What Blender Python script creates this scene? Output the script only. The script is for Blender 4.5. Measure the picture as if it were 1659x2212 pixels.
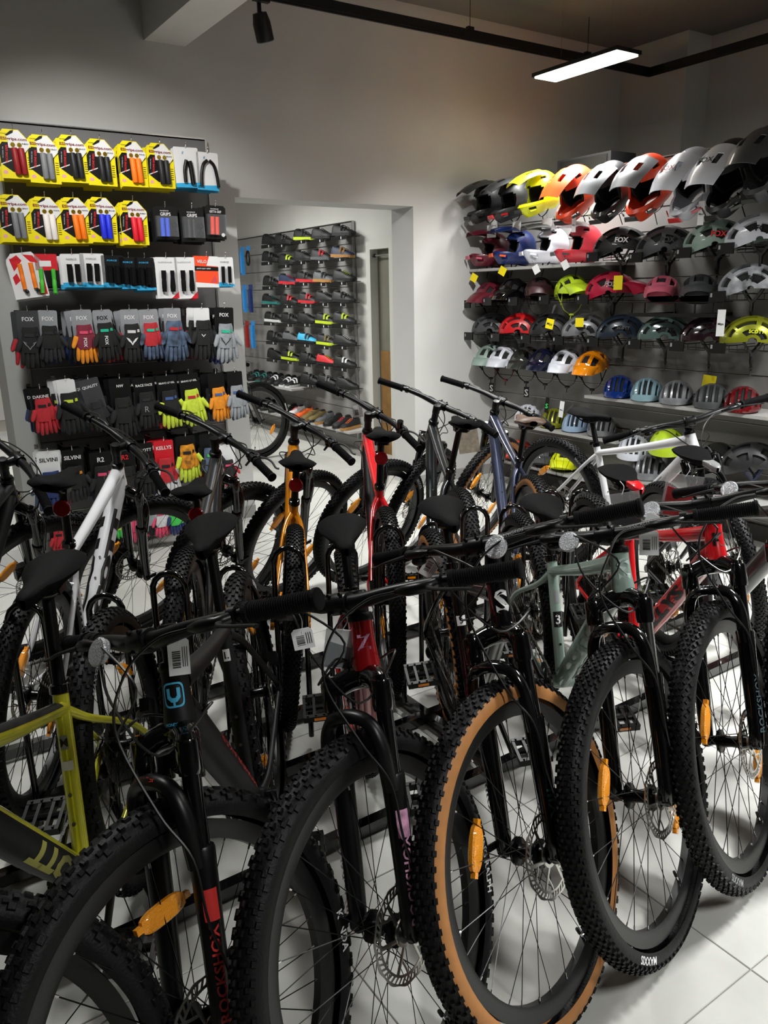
import bpy, math, random
import numpy as np
from mathutils import Matrix, Vector

random.seed(7); np.random.seed(7)
for o in list(bpy.data.objects): bpy.data.objects.remove(o, do_unlink=True)
scene = bpy.context.scene
COL = scene.collection

# ------------------------------------------------------------------ camera
cam_d = bpy.data.cameras.new('camera'); cam = bpy.data.objects.new('camera', cam_d); COL.objects.link(cam)
RIGHT = Vector((0.8284003, -0.5597763, -0.0200861)); DOWN = Vector((-0.1660376, -0.2111516, -0.9632479)); FWD = Vector((0.5349622, 0.8012899, -0.2678620))
UPV = -DOWN
m = Matrix(((RIGHT.x, UPV.x, -FWD.x, 0), (RIGHT.y, UPV.y, -FWD.y, 0), (RIGHT.z, UPV.z, -FWD.z, 1.525), (0, 0, 0, 1)))
cam.matrix_world = m
cam_d.sensor_fit = 'VERTICAL'; cam_d.sensor_height = 24.0; cam_d.lens = 1693.8 * 24.0 / 2212.0
cam_d.clip_start = 0.05; cam_d.clip_end = 60
scene.camera = cam

# ------------------------------------------------------------------ look, world
vs = scene.view_settings
vs.view_transform = 'Standard'; vs.look = 'None'; vs.gamma = 1.0; vs.use_curve_mapping = False
vs.exposure = 0.0
world = bpy.data.worlds.new('shop_world'); scene.world = world; world.use_nodes = True
world.node_tree.nodes['Background'].inputs[0].default_value = (0.9, 0.95, 1.0, 1)
world.node_tree.nodes['Background'].inputs[1].default_value = 0.0

def light(name, kind, loc, target, energy, color=(1, .96, .9), **kw):
    d = bpy.data.lights.new(name, kind); d.energy = energy; d.color = color
    for k, v in kw.items(): setattr(d, k, v)
    o = bpy.data.objects.new(name, d); COL.objects.link(o); o.location = loc
    o.rotation_euler = (Vector(target) - Vector(loc)).to_track_quat('-Z', 'Y').to_euler()
    return o
# LED panels hung from the ceiling (their housings are built with the lamps below): (x, y, z, watts, width, length)
LED = [(4.31, 3.99, 2.93, 44, .2, .70), (3.7, .55, 2.95, 155, .2, .70), (.3, 3.1, 3.06, 40, .2, .70), (2.9, 7.3, 2.75, 52, .2, 1.2), (1.2, 8.0, 2.75, 50, .2, 1.2), (1.2, -1.1, 3.0, 48, .2, .70), (2.55, 3.25, 3.0, 34, .2, .70)]
for i, (x, y, z, w, sx, sy) in enumerate(LED):
    light('led_panel_light', 'AREA', (x, y, z - .014), (x, y, 0), w, (.98, 1.0, .985), shape='RECTANGLE', size=sx, size_y=sy, spread=math.radians((104, 118, 160, 165, 165, 125, 122)[i]))
# accessory wall track spot, plus unseen spot added to brighten the back wall
SPOT = [((.35, 2.7, 3.2), (1.5, 5.05, 1.45), 270, 54), ((2.5, 2.3, 3.2), (3.85, 5.05, .95), 390, 44)]
for a, b, w, ang in SPOT:
    light('wall_wash_spot', 'SPOT', a, b, w, (1.0, .985, .95), spot_size=math.radians(ang), spot_blend=.8, shadow_soft_size=.05)

# ------------------------------------------------------------------ materials
def lin(h):
    if isinstance(h, str):
        h = h.lstrip('#'); c = [int(h[i:i + 2], 16) / 255 for i in (0, 2, 4)]
    else: c = h
    return tuple((v / 12.92 if v <= .04045 else ((v + .055) / 1.055) ** 2.4) for v in c)
MATS = {}
def mat(name, col='#808080', rough=.5, metal=0., coat=0., noise=0., nscale=8., bump=0., bscale=60., alpha=None, trans=0., spec=.5, emit=None, estr=0., sheen=0.):
    if name in MATS: return MATS[name]
    M = bpy.data.materials.new(name); M.use_nodes = True; nt = M.node_tree; N = nt.nodes; L = nt.links
    b = N['Principled BSDF']; c = lin(col)
    b.inputs['Base Color'].default_value = (*c, 1); b.inputs['Roughness'].default_value = rough; b.inputs['Metallic'].default_value = metal
    b.inputs['Coat Weight'].default_value = coat; b.inputs['Specular IOR Level'].default_value = spec
    if trans: b.inputs['Transmission Weight'].default_value = trans
    if alpha is not None: b.inputs['Alpha'].default_value = alpha
    if sheen: b.inputs['Sheen Weight'].default_value = sheen
    if emit is not None: b.inputs['Emission Color'].default_value = (*lin(emit), 1); b.inputs['Emission Strength'].default_value = estr
    tc = N.new('ShaderNodeTexCoord')
    if noise:
        n = N.new('ShaderNodeTexNoise'); n.inputs['Scale'].default_value = nscale; n.inputs['Detail'].default_value = 5
        r = N.new('ShaderNodeValToRGB'); r.color_ramp.elements[0].position = .3; r.color_ramp.elements[1].position = .72
        r.color_ramp.elements[0].color = (*[v * (1 - noise) for v in c], 1); r.color_ramp.elements[1].color = (*[min(1, v * (1 + noise * .6)) for v in c], 1)
        L.new(tc.outputs['Object'], n.inputs['Vector']); L.new(n.outputs['Fac'], r.inputs['Fac']); L.new(r.outputs['Color'], b.inputs['Base Color'])
    if bump:
        n2 = N.new('ShaderNodeTexNoise'); n2.inputs['Scale'].default_value = bscale; n2.inputs['Detail'].default_value = 3
        bp = N.new('ShaderNodeBump'); bp.inputs['Strength'].default_value = bump; bp.inputs['Distance'].default_value = .004
        L.new(tc.outputs['Object'], n2.inputs['Vector']); L.new(n2.outputs['Fac'], bp.inputs['Height']); L.new(bp.outputs['Normal'], b.inputs['Normal'])
    MATS[name] = M; return M

# ------------------------------------------------------------------ mesh builder
def basis(d):
    d = np.asarray(d, float); d = d / (np.linalg.norm(d) + 1e-12)
    a = np.array([0, 0, 1.]) if abs(d[2]) < .9 else np.array([1., 0, 0])
    u = np.cross(a, d); u /= np.linalg.norm(u); v = np.cross(d, u)
    return u, v, d
class MB:
    def __init__(s): s.v = []; s.f = []; s.mi = []; s.n = 0
    def add(s, V, F, mi=0):
        V = np.asarray(V, float); s.v.append(V); o = s.n
        for f in F: s.f.append(tuple(int(i) + o for i in f)); s.mi.append(mi)
        s.n += len(V); return s
    def box(s, c, size, rot=None, mi=0, taper=1.):
        x, y, z = [q / 2 for q in size]
        V = np.array([[-x, -y, -z], [x, -y, -z], [x, y, -z], [-x, y, -z], [-x * taper, -y * taper, z], [x * taper, -y * taper, z], [x * taper, y * taper, z], [-x * taper, y * taper, z]])
        if rot is not None: V = V @ np.asarray(rot).T
        return s.add(V + np.asarray(c), [(0, 3, 2, 1), (4, 5, 6, 7), (0, 1, 5, 4), (1, 2, 6, 5), (2, 3, 7, 6), (3, 0, 4, 7)], mi)
    def tube(s, P, r, n=8, closed=False, cap=True, mi=0, sx=1., up=None):
        """sweep: P points, r radius or list; sx flattens the section along its first axis"""
        P = np.asarray(P, float); k = len(P); r = np.broadcast_to(np.asarray(r, float), (k,))
        if closed: T = np.roll(P, -1, 0) - np.roll(P, 1, 0)
        else:
            T = np.empty_like(P); T[1:-1] = P[2:] - P[:-2]; T[0] = P[1] - P[0]; T[-1] = P[-1] - P[-2]
        T /= (np.linalg.norm(T, axis=1)[:, None] + 1e-12)
        if up is not None:
            u = np.asarray(up, float)
        else: u, _, _ = basis(T[0])
        V = []
        a = np.arange(n) * 2 * np.pi / n
        for i in range(k):
            u = u - T[i] * (u @ T[i]); u /= np.linalg.norm(u) + 1e-12; w = np.cross(T[i], u)
            V.append(P[i] + r[i] * (np.cos(a)[:, None] * u * sx + np.sin(a)[:, None] * w))
        F = []
        kk = k if closed else k - 1
        for i in range(kk):
            j = (i + 1) % k
            for q in range(n): F.append((i * n + q, i * n + (q + 1) % n, j * n + (q + 1) % n, j * n + q))
        if cap and not closed: F.append(tuple(range(n))[::-1]); F.append(tuple((k - 1) * n + q for q in range(n)))
        return s.add(np.concatenate(V), F, mi)
    def lathe(s, prof, c=(0, 0, 0), axis=(0, 1, 0), n=24, closed=False, cap=False, mi=0):
        """prof: list of (radius, height along axis)"""
        u, v, d = basis(axis); c = np.asarray(c, float); a = np.arange(n) * 2 * np.pi / n; V = []
        for r, h in prof: V.append(c + d * h + r * (np.cos(a)[:, None] * u + np.sin(a)[:, None] * v))
        k = len(prof); F = []
        for i in range(k if closed else k - 1):
            j = (i + 1) % k
            for q in range(n): F.append((i * n + q, i * n + (q + 1) % n, j * n + (q + 1) % n, j * n + q))
        if cap: F.append(tuple(range(n))[::-1]); F.append(tuple((k - 1) * n + q for q in range(n)))
        return s.add(np.concatenate(V), F, mi)
    def cyl(s, a, b, r, n=10, mi=0, r2=None): return s.tube([a, b], [r, r if r2 is None else r2], n, mi=mi)
    def ball(s, c, r, nu=10, nv=7, mi=0, rot=None):
        r = np.broadcast_to(np.asarray(r, float), (3,)); V = []; F = []
        for i in range(nv + 1):
            t = np.pi * i / nv
            for j in range(nu):
                p = 2 * np.pi * j / nu; V.append([math.sin(t) * math.cos(p) * r[0], math.sin(t) * math.sin(p) * r[1], math.cos(t) * r[2]])
        V = np.array(V)
        if rot is not None: V = V @ np.asarray(rot).T
        for i in range(nv):
            for j in range(nu): F.append((i * nu + j, (i + 1) * nu + j, (i + 1) * nu + (j + 1) % nu, i * nu + (j + 1) % nu))
        return s.add(V + np.asarray(c), F, mi)
    def prism(s, poly, z0, z1, M=None, mi=0):
        n = len(poly); V = np.array([[x, y, z0] for x, y in poly] + [[x, y, z1] for x, y in poly])
        if M is not None:
            M = np.asarray(M); V = V @ M[:3, :3].T + M[:3, 3]
        F = [tuple(range(n))[::-1], tuple(range(n, 2 * n))] + [(i, (i + 1) % n, n + (i + 1) % n, n + i) for i in range(n)]
        return s.add(V, F, mi)
    def grid(s, G, closed_u=False, mi=0, flip=False):
        G = np.asarray(G, float); a, b = G.shape[:2]; F = []
        for i in range(a if closed_u else a - 1):
            for j in range(b - 1):
                q = (i * b + j, ((i + 1) % a) * b + j, ((i + 1) % a) * b + j + 1, i * b + j + 1); F.append(q[::-1] if flip else q)
        return s.add(G.reshape(-1, 3), F, mi)
    def xf(s, M):
        M = np.asarray(M); s.v = [v @ M[:3, :3].T + M[:3, 3] for v in s.v]; return s
    def mesh(s, name, mats, smooth=True, ang=40):
        me = bpy.data.meshes.new(name)
        me.from_pydata(np.concatenate(s.v).tolist(), [], s.f)
        for M in (mats if isinstance(mats, (list, tuple)) else [mats]): me.materials.append(M)
        if any(s.mi): me.polygons.foreach_set('material_index', s.mi)
        if smooth:
            me.polygons.foreach_set('use_smooth', [True] * len(me.polygons))
            me.set_sharp_from_angle(angle=math.radians(ang))
        me.update(); return me
    def obj(s, name, mats, parent=None, smooth=True, ang=40, **kw): return link(name, s.mesh(name, mats, smooth, ang), parent, **kw)
def link(name, data, parent=None, M=None, mats=None):
    o = bpy.data.objects.new(name, data); COL.objects.link(o)
    if parent is not None: o.parent = parent
    if M is not None: o.matrix_local = Matrix(np.asarray(M).tolist())
    if mats is not None:
        for i, q in enumerate(mats):
            o.material_slots[i].link = 'OBJECT'; o.material_slots[i].material = q
    return o
def tag(o, label, cat, group=None):
    o['label'] = label; o['category'] = cat
    if group: o['group'] = group
    return o
def thing(name, label, cat, loc=(0, 0, 0), rot=(0, 0, 0), group=None):
    o = bpy.data.objects.new(name, None); COL.objects.link(o); o.location = loc; o.rotation_euler = rot; o.empty_display_size = .05
    return tag(o, label, cat, group)
def struct(o): o['kind'] = 'structure'; return o
def mb(): return MB()
def rx(t): c, s_ = math.cos(t), math.sin(t); return np.array([[1, 0, 0], [0, c, -s_], [0, s_, c]])
def ry(t): c, s_ = math.cos(t), math.sin(t); return np.array([[c, 0, s_], [0, 1, 0], [-s_, 0, c]])
def rz(t): c, s_ = math.cos(t), math.sin(t); return np.array([[c, -s_, 0], [s_, c, 0], [0, 0, 1]])
def M4(R3=np.eye(3), t=(0, 0, 0)):
    M = np.eye(4); M[:3, :3] = R3; M[:3, 3] = t; return M
def spline(P, n=6):
    """Catmull-Rom through the points"""
    P = np.asarray(P, float); Q = np.vstack([2 * P[0] - P[1], P, 2 * P[-1] - P[-2]]); out = []
    for i in range(1, len(Q) - 2):
        for t in np.linspace(0, 1, n, endpoint=False):
            a, b, c, d = Q[i - 1], Q[i], Q[i + 1], Q[i + 2]
            out.append(.5 * ((2 * b) + (c - a) * t + (2 * a - 5 * b + 4 * c - d) * t * t + (-a + 3 * b - 3 * c + d) * t ** 3))
    out.append(P[-1]); return np.array(out)
_TX = {}
def text_geo(s, bold=.012):
    """flat lettering of unit size: vertices centred on x, y from the middle of the letters"""
    k = (s, bold)
    if k in _TX: return _TX[k]
    cu = bpy.data.curves.new('lettering', 'FONT'); cu.body = s; cu.size = 1; cu.resolution_u = 2; cu.offset = bold; cu.align_x = 'CENTER'
    o = bpy.data.objects.new('lettering', cu); COL.objects.link(o)
    dg = bpy.context.evaluated_depsgraph_get(); me = bpy.data.meshes.new_from_object(o.evaluated_get(dg))
    V = np.array([v.co[:] for v in me.vertices]); F = [tuple(p.vertices) for p in me.polygons]
    bpy.data.objects.remove(o); bpy.data.curves.remove(cu); bpy.data.meshes.remove(me)
    if len(V) == 0: V = np.zeros((0, 3))
    else: V[:, 0] -= (V[:, 0].min() + V[:, 0].max()) / 2; V[:, 1] -= (V[:, 1].min() + V[:, 1].max()) / 2
    _TX[k] = (V, F); return V, F
def finer(V, F, k):
    """splits every triangle into four, k times, so lettering can follow a curved surface"""
    V = [tuple(v) for v in np.asarray(V, float)]; T = []
    for f in F:
        for i in range(1, len(f) - 1): T.append((f[0], f[i], f[i + 1]))
    for _ in range(k):
        mid = {}; T2 = []
        def m_(a, b):
            key = (a, b) if a < b else (b, a)
            if key not in mid: mid[key] = len(V); V.append(tuple((x + y) / 2 for x, y in zip(V[a], V[b])))
            return mid[key]
        for a, b, c in T:
            ab, bc, ca = m_(a, b), m_(b, c), m_(c, a); T2 += [(a, ab, ca), (ab, b, bc), (ca, bc, c), (ab, bc, ca)]
        T = T2
    return np.array(V), T
def text_plane(B, s, c, ux, uy, width=None, height=None, bold=.012, mi=0, lift=.0006, thick=True):
    """adds lettering to builder B on a plane at c with x axis ux and y axis uy"""
    V, F = text_geo(s, bold); V = V.copy()
    if len(V) == 0: return B
    w = np.ptp(V[:, 0]); h = np.ptp(V[:, 1])
    sx = width / w if width else height / h; sy = height / h if height else sx
    ux = np.asarray(ux, float); uy = np.asarray(uy, float); nn = np.cross(ux, uy)
    P = np.asarray(c) + V[:, :1] * sx * ux + V[:, 1:2] * sy * uy + nn * lift
    return B.add(P, F, mi)
# ------------------------------------------------------------------ the room
def wall_mat(name, col, noise=.05, bump=.08): return mat(name, col, .85, noise=noise, nscale=2.2, bump=bump, bscale=45)
M_wall = wall_mat('painted_wall', '#b8b8b6'); M_ceil = wall_mat('ceiling_paint', '#6a6764'); M_white = wall_mat('white_wall', '#c9c8c4')
M_base = mat('grey_skirting', '#8d8c89', .5); M_tile = None
YB = 5.05; YF = 5.335; ZC = 3.48
def boxobj(name, lo, hi, m_, parent=None, st=True):
    lo = np.array(lo, float); hi = np.array(hi, float)
    o = mb().box((lo + hi) / 2, hi - lo).obj(name, m_, parent, smooth=False)
    if st and parent is None: struct(o)
    return o
# back wall with the doorway cut into it
B = mb()
B.box(((.75 + 2.258) / 2, (YB + YF) / 2, ZC / 2), (2.258 - .75, YF - YB, ZC))
B.box(((2.258 + 3.69) / 2, (YB + YF) / 2, (2.15 + ZC) / 2), (3.69 - 2.258, YF - YB, ZC - 2.15))
B.box(((3.69 + 6.3) / 2, (YB + YF) / 2, ZC / 2), (6.3 - 3.69, YF - YB, ZC))
B.box((-1.4, (YB + YF) / 2, 2.95), (4.3, YF - YB, ZC - 2.42))
struct(B.obj('wall_back', M_wall, smooth=False))
boxobj('wall_right', (6.22, -2.5, 0), (6.35, YB, ZC), M_wall)
boxobj('trim_1', (5.92, 4.40, 0), (6.22, YB, ZC), M_wall)
M_dark = wall_mat('dark_wall', '#3a3938')
boxobj('wall_left', (-3.6, -2.5, 0), (-3.5, YB + .3, ZC), M_dark)
boxobj('wall_front', (-3.6, -2.6, 0), (6.35, -2.5, ZC), M_dark)
boxobj('ceiling', (-3.6, -2.6, ZC), (6.35, YF, ZC + .1), M_ceil)
boxobj('trim_2', (1.75, -2.5, 2.985), (2.0, YB, ZC), M_white)
# the shoe room behind the doorway
boxobj('wall_shoe_room', (4.24, YF, 0), (4.4, 6.09, 2.95), M_white)
B = mb(); B.box((4.32, (6.48 + 11.5) / 2, 1.475), (.16, 11.5 - 6.48, 2.95)); B.box((4.32, 6.285, 2.45), (.16, .39, 1.0))
struct(B.obj('wall_shoe_display', M_white, smooth=False))
boxobj('wall_shoe_room_end', (-3.6, 11.5, 0), (4.4, 11.6, 2.95), M_white)
boxobj('wall_shoe_room_left', (-3.6, YF, 0), (-3.5, 11.5, 2.95), M_white)
boxobj('ceiling_shoe_room', (-3.6, YF, 2.95), (4.4, 11.6, 3.05), M_white)
# skirting
boxobj('baseboard_back_right', (3.69, YB - .012, 0), (4.53, YB, .085), M_base)
boxobj('baseboard_back_left', (.75, YB - .012, 0), (2.258, YB, .085), M_base)
boxobj('baseboard_pier', (.738, YB - .012, 0), (.75, YF, .085), M_base)
# floor: large light grey stone tiles, each a piece of its own with thin grey joints
M_joint = mat('tile_joint', '#a8a299', .9)
def tile_mat(k, col):
    M = bpy.data.materials.new('stone_tile_%d' % k); M.use_nodes = True; nt = M.node_tree; N = nt.nodes; L = nt.links; b = N['Principled BSDF']
    tc = N.new('ShaderNodeTexCoord'); n = N.new('ShaderNodeTexNoise'); n.inputs['Scale'].default_value = 2.6; n.inputs['Detail'].default_value = 8; n.inputs['Roughness'].default_value = .62
    r = N.new('ShaderNodeValToRGB'); c = lin(col); r.color_ramp.elements[0].position = .32; r.color_ramp.elements[1].position = .7
    r.color_ramp.elements[0].color = (*[v * .86 for v in c], 1); r.color_ramp.elements[1].color = (*[min(1, v * 1.06) for v in c], 1)
    L.new(tc.outputs['Object'], n.inputs['Vector']); L.new(n.outputs['Fac'], r.inputs['Fac']); L.new(r.outputs['Color'], b.inputs['Base Color'])
    r2 = N.new('ShaderNodeMapRange'); r2.inputs[3].default_value = .32; r2.inputs[4].default_value = .5; L.new(n.outputs['Fac'], r2.inputs[0]); L.new(r2.outputs[0], b.inputs['Roughness'])
    return M
M_tile = [tile_mat(i, c) for i, c in enumerate(('#bcbbb6', '#b8b7b2', '#bfbeb9'))]
fl = struct(mb().box((1.4, 4.5, -.03), (10.2, 14.2, .05)).obj('floor', M_joint, smooth=False))
TS = .75; tile_me = {}
for i in range(-2, 9):
    for j in range(-1, 14):
        x0, y0 = i * TS, .757 + (j - 1) * TS
        if x0 > 4.25 and y0 > 5.2 or x0 > 5.9: continue
        k = (i * 7 + j * 3) % 3
        if k not in tile_me:
            g = .0012; h = TS / 2 - g; e = .0015
            tile_me[k] = mb().add([[-h, -h, -.006], [h, -h, -.006], [h, h, -.006], [-h, h, -.006], [-h, -h, -e], [h, -h, -e], [h, h, -e], [-h, h, -e], [-h + e, -h + e, 0], [h - e, -h + e, 0], [h - e, h - e, 0], [-h + e, h - e, 0]],
                [(0, 1, 5, 4), (1, 2, 6, 5), (2, 3, 7, 6), (3, 0, 4, 7), (4, 5, 9, 8), (5, 6, 10, 9), (6, 7, 11, 10), (7, 4, 8, 11), (8, 9, 10, 11)]).mesh('floor_tile', M_tile[k], smooth=False)
        link('floor_tile', tile_me[k], fl, M4(rz((i * 5 + j) % 4 * math.pi / 2), (x0 + TS / 2, y0 + TS / 2, 0)))
# inner door on the shoe room wall: white frame, unfinished brown leaf, chrome rod
M_frame = mat('door_frame_paint', '#c4c4be', .5); M_leaf = mat('raw_door_leaf', '#7d5a28', .7, noise=.25, nscale=9); M_olive = mat('olive_door_paint', '#6b6a5c', .7, noise=.1)
dr = struct(mb().box((4.30, 6.475, .9975), (.2, .07, 1.995)).box((4.30, 6.095, .9975), (.2, .07, 1.995)).box((4.30, 6.285, 1.96), (.2, .31, .07)).obj('door_1', M_frame, smooth=False))
mb().box((4.30, 6.285, .965), (.03, .308, 1.92)).obj('door_leaf', M_olive, dr, smooth=False)
mb().box((4.277, 6.265, .50), (.012, .262, 1.0)).obj('raw_panel', M_leaf, dr, smooth=False)
mb().box((4.5, 6.3, 1.0), (.02, .5, 2.0)).obj('door_back', mat('dark_void', '#1b1a18', .9), dr, smooth=False)
mb().cyl((4.235, 6.41, 1.87), (4.235, 6.05, 1.87), .008).obj('rod', mat('chrome', '#e8e8e8', .12, 1.), dr)
mb().cyl((4.235, 6.43, 1.87), (4.235, 6.405, 1.87), .017).obj('rod_end', mat('black_plastic', '#0d0d0e', .4), dr)

# ------------------------------------------------------------------ ceiling light track, spot, LED panels
M_blk = mat('black_metal', '#0b0b0c', .35); M_led = mat('led_diffuser', '#ffffff', .4, emit='#fff6e8', estr=14)
tr = thing('light_track', 'black ceiling lighting track bent round the corner of the room', 'light track', (5.72, 4.6, 3.2))
def loc(B, p): return B.xf(M4(t=-np.array(p)))
B = mb().box((2.36, 4.6, 3.2), (6.72, .035, .055)); B.box((2.36, 4.6, 3.168), (6.72, .012, .012)); loc(B, (5.72, 4.6, 3.2)).obj('rail', M_blk, tr, smooth=False)
B = mb().box((5.72, 1.55, 3.2), (.035, 6.1, .055)); B.box((5.72, 1.55, 3.168), (.012, 6.1, .012)); loc(B, (5.72, 4.6, 3.2)).obj('rail', M_blk, tr, smooth=False)
for p in ((3.85, 4.6), (5.0, 4.6), (1.9, 4.6), (5.72, 3.35), (5.72, 2.2)):
    loc(mb().cyl((p[0], p[1], 3.22), (p[0], p[1], ZC), .0025, 6).box((p[0], p[1], 3.237), (.05, .03, .02)), (5.72, 4.6, 3.2)).obj('hanger', M_blk, tr)
def spot(p, d, label):
    s = thing('track_spotlight', label, 'spotlight', p, group='track spotlights')
    d = np.array(d, float); d /= np.linalg.norm(d)
    mb().box((0, 0, .02), (.10, .032, .045)).obj('adapter', M_blk, s, smooth=False)
    mb().box((0, .03, -.06), (.022, .012, .15)).obj('yoke', M_blk, s, smooth=False)
    c = np.array([0, 0, -.13]); mb().lathe([(.001, -.075), (.04, -.07), (.052, -.02), (.052, .07), (.046, .075), (.044, .05), (.001, .045)], c, d, 20).obj('head', M_blk, s)
spot((2.3, 4.6, 3.15), (.35, .25, -1), 'black track spotlight pointing down beside the ceiling beam')
for i, (x, y, z, w, sx, sy) in enumerate(LED):
    lb = ['lit slim rectangular LED panel hanging over the helmet wall', 'lit LED panel hanging at the near end of the helmet wall', 'lit LED panel hanging before the accessory wall', 'lit LED panel hanging in the shoe room', 'second lit LED panel of the shoe room', 'lit LED panel hanging behind the photographer', 'lit LED panel hanging before the doorway'][i]
    o = thing('led_panel', lb, 'ceiling light', (x, y, z), group='hanging LED panels')
    mb().box((0, 0, .012), (sx + .03, sy + .03, .024)).obj('housing', M_blk, o, smooth=False)
    mb().box((0, 0, -.003), (sx, sy, .01)).obj('diffuser', M_led, o, smooth=False)
    top = (ZC if y < YF else 2.95) - z
    mb().cyl((0, -sy * .3, .02), (0, -sy * .3, top), .001, 5).cyl((0, sy * .3, .02), (0, sy * .3, top), .001, 5).obj('suspension_wire', mat('steel_wire', '#77777a', .3, 1.), o)
# ------------------------------------------------------------------ bicycles
HA = math.radians(67.5); U = np.array([-math.cos(HA), 0, math.sin(HA)]); NN = np.array([math.sin(HA), 0, math.cos(HA)]); LAT = np.array([0, 1., 0])
RW = .372; A2C = .46; HTL = .10
M_rub = mat('tyre_rubber', '#0e0e0f', .52, spec=.2, noise=.25, nscale=30, bump=.25, bscale=220); M_tan = mat('tan_sidewall', '#a8703a', .6, noise=.12, nscale=40)
M_rim = mat('black_rim', '#0d0d0e', .4); M_spk = mat('black_spoke', '#0c0c0d', .3, .6); M_nip = mat('silver_nipple', '#c8c8c8', .25, 1.)
M_hub = mat('hub_black', '#0b0b0c', .25, .4); M_rot = mat('brushed_steel', '#c3c1bb', .28, 1., noise=.1, nscale=60); M_gloss = mat('gloss_black', '#070708', .12, coat=.6)
M_satin = mat('satin_black', '#09090a', .36, spec=.3); M_matte = mat('matte_black', '#0e0e0f', .65, spec=.25); M_grip = mat('grip_rubber', '#0b0b0c', .75, spec=.12, bump=.5, bscale=400)
M_amber = mat('amber_reflector', '#f08a08', .12, coat=.8, emit='#c05a00', estr=.0); M_redr = mat('red_reflector', '#7c0b10', .15, coat=.8); M_clear = mat('clear_reflector', '#c9ccd2', .08, .55, bump=.9, bscale=300)
M_sadl = mat('saddle_vinyl', '#0b0b0c', .7, spec=.07, bump=.2, bscale=260); M_chrome = mat('chrome', '#e8e8e8', .12, 1.); M_gold = mat('gold_link', '#7d735f', .35, .9); M_cab = mat('cable_black', '#090909', .4)
M_wht = mat('white_print', '#e2e2e2', .5); M_gry = mat('grey_print', '#8b8d8f', .5)
CACHE = {}
def cached(k, fn):
    if k not in CACHE: CACHE[k] = fn()
    return CACHE[k]

TRD = {'trail': (84, [(8, .0105, .0085, 0), (25, .009, .009, .5), (42, .0095, .009, .2), (57, .011, .010, .5)]),
       'dense': (96, [(7, .0085, .0075, 0), (21, .008, .008, .5), (35, .008, .0085, .1), (48, .0085, .009, .5), (60, .010, .009, .2)]),
       'block': (62, [(9, .014, .010, 0), (28, .011, .010, .5), (45, .010, .009, .1), (58, .014, .012, .4)]),
       'diamond': (74, [(0, .008, .008, 0), (14, .008, .008, .5), (28, .0085, .0085, 0), (42, .009, .009, .5), (56, .011, .012, 0)])}
def tyre_mesh(kind, tan):
    B = mb(); n = 84; ph = np.radians(np.linspace(-118, 118, 17)); th = np.arange(n) * 2 * np.pi / n
    r0, a, b = .339, .0295, .030
    G = np.zeros((n, len(ph), 3)); R_ = r0 + b * np.cos(ph); Y = a * np.sin(ph)
    G[:, :, 0] = np.cos(th)[:, None] * R_; G[:, :, 1] = Y; G[:, :, 2] = np.sin(th)[:, None] * R_
    V = G.reshape(-1, 3); k = len(ph); Fa = []; Fb = []
    for i in range(n):
        for j in range(k - 1):
            q = (i * k + j, i * k + j + 1, ((i + 1) % n) * k + j + 1, ((i + 1) % n) * k + j)
            (Fb if abs(ph[j] + ph[j + 1]) / 2 > math.radians(66) else Fa).append(q)
    B.add(V, Fa, 0); o = B.n - len(V)
    for f in Fb: B.f.append(tuple(i + o for i in f)); B.mi.append(1)
    cnt, rows = TRD[kind]; rnd = random.Random(3)
    for pd, lt, ls, off in rows:
        for sg in ((1, -1) if pd else (1,)):
            p = math.radians(pd) * sg
            for i in range(cnt):
                t = 2 * np.pi * (i + off + (.5 if sg < 0 and kind != 'diamond' else 0)) / cnt
                er = np.array([math.cos(t), 0, math.sin(t)]); et = np.array([-math.sin(t), 0, math.cos(t)])
                nr = er * math.cos(p) * a + LAT * math.sin(p) * b; nr /= np.linalg.norm(nr); es = np.cross(nr, et)
                c = er * (r0 + b * math.cos(p)) + LAT * a * math.sin(p)
                h = .0042; x, y = lt / 2, ls / 2; tt, ss = et, es
                if kind == 'diamond': tt, ss = (et + es) * .707, (es - et) * .707
                Q = [c - nr * .001 + tt * x * i1 + ss * y * j1 for i1, j1 in ((-1, -1), (1, -1), (1, 1), (-1, 1))] + [c + nr * h + tt * x * i1 * .78 + ss * y * j1 * .78 for i1, j1 in ((-1, -1), (1, -1), (1, 1), (-1, 1))]
                B.add(Q, [(4, 5, 6, 7), (0, 1, 5, 4), (1, 2, 6, 5), (2, 3, 7, 6), (3, 0, 4, 7)], 0)
    me = B.mesh('tyre', [M_rub, M_tan if tan else M_rub], True, 35); return me
def rim_mesh():
    B = mb(); B.lathe([(.286, -.009), (.296, -.0135), (.318, -.0155), (.319, .0155), (.296, .0135), (.286, .009)], n=72, closed=True)
    return B.mesh('rim', M_rim, True, 30)
def spokes_mesh():
    B = mb(); ns = 32
    for i in range(ns):
        s = 1 if i % 2 else -1; t = 2 * np.pi * i / ns; lead = (1 if (i // 2) % 2 else -1)
        h = t + lead * 1.15; a = np.array([.024 * math.cos(h), s * .027, .024 * math.sin(h)]); b = np.array([.289 * math.cos(t), s * .003, .289 * math.sin(t)])
        B.tube([a, b], .0011, 4, cap=False, mi=0); d = (a - b) / np.linalg.norm(a - b); B.tube([b, b + d * .013], .0021, 5, mi=1)
    return B.mesh('spokes', [M_spk, M_nip])
def hub_mesh(): return mb().lathe([(.001, -.056), (.011, -.056), (.012, -.034), (.03, -.031), (.03, -.024), (.016, -.02), (.014, 0), (.016, .02), (.03, .024), (.03, .031), (.02, .034), (.019, .05), (.011, .056), (.001, .056)], n=20).mesh('hub', M_hub, True, 30)
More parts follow.
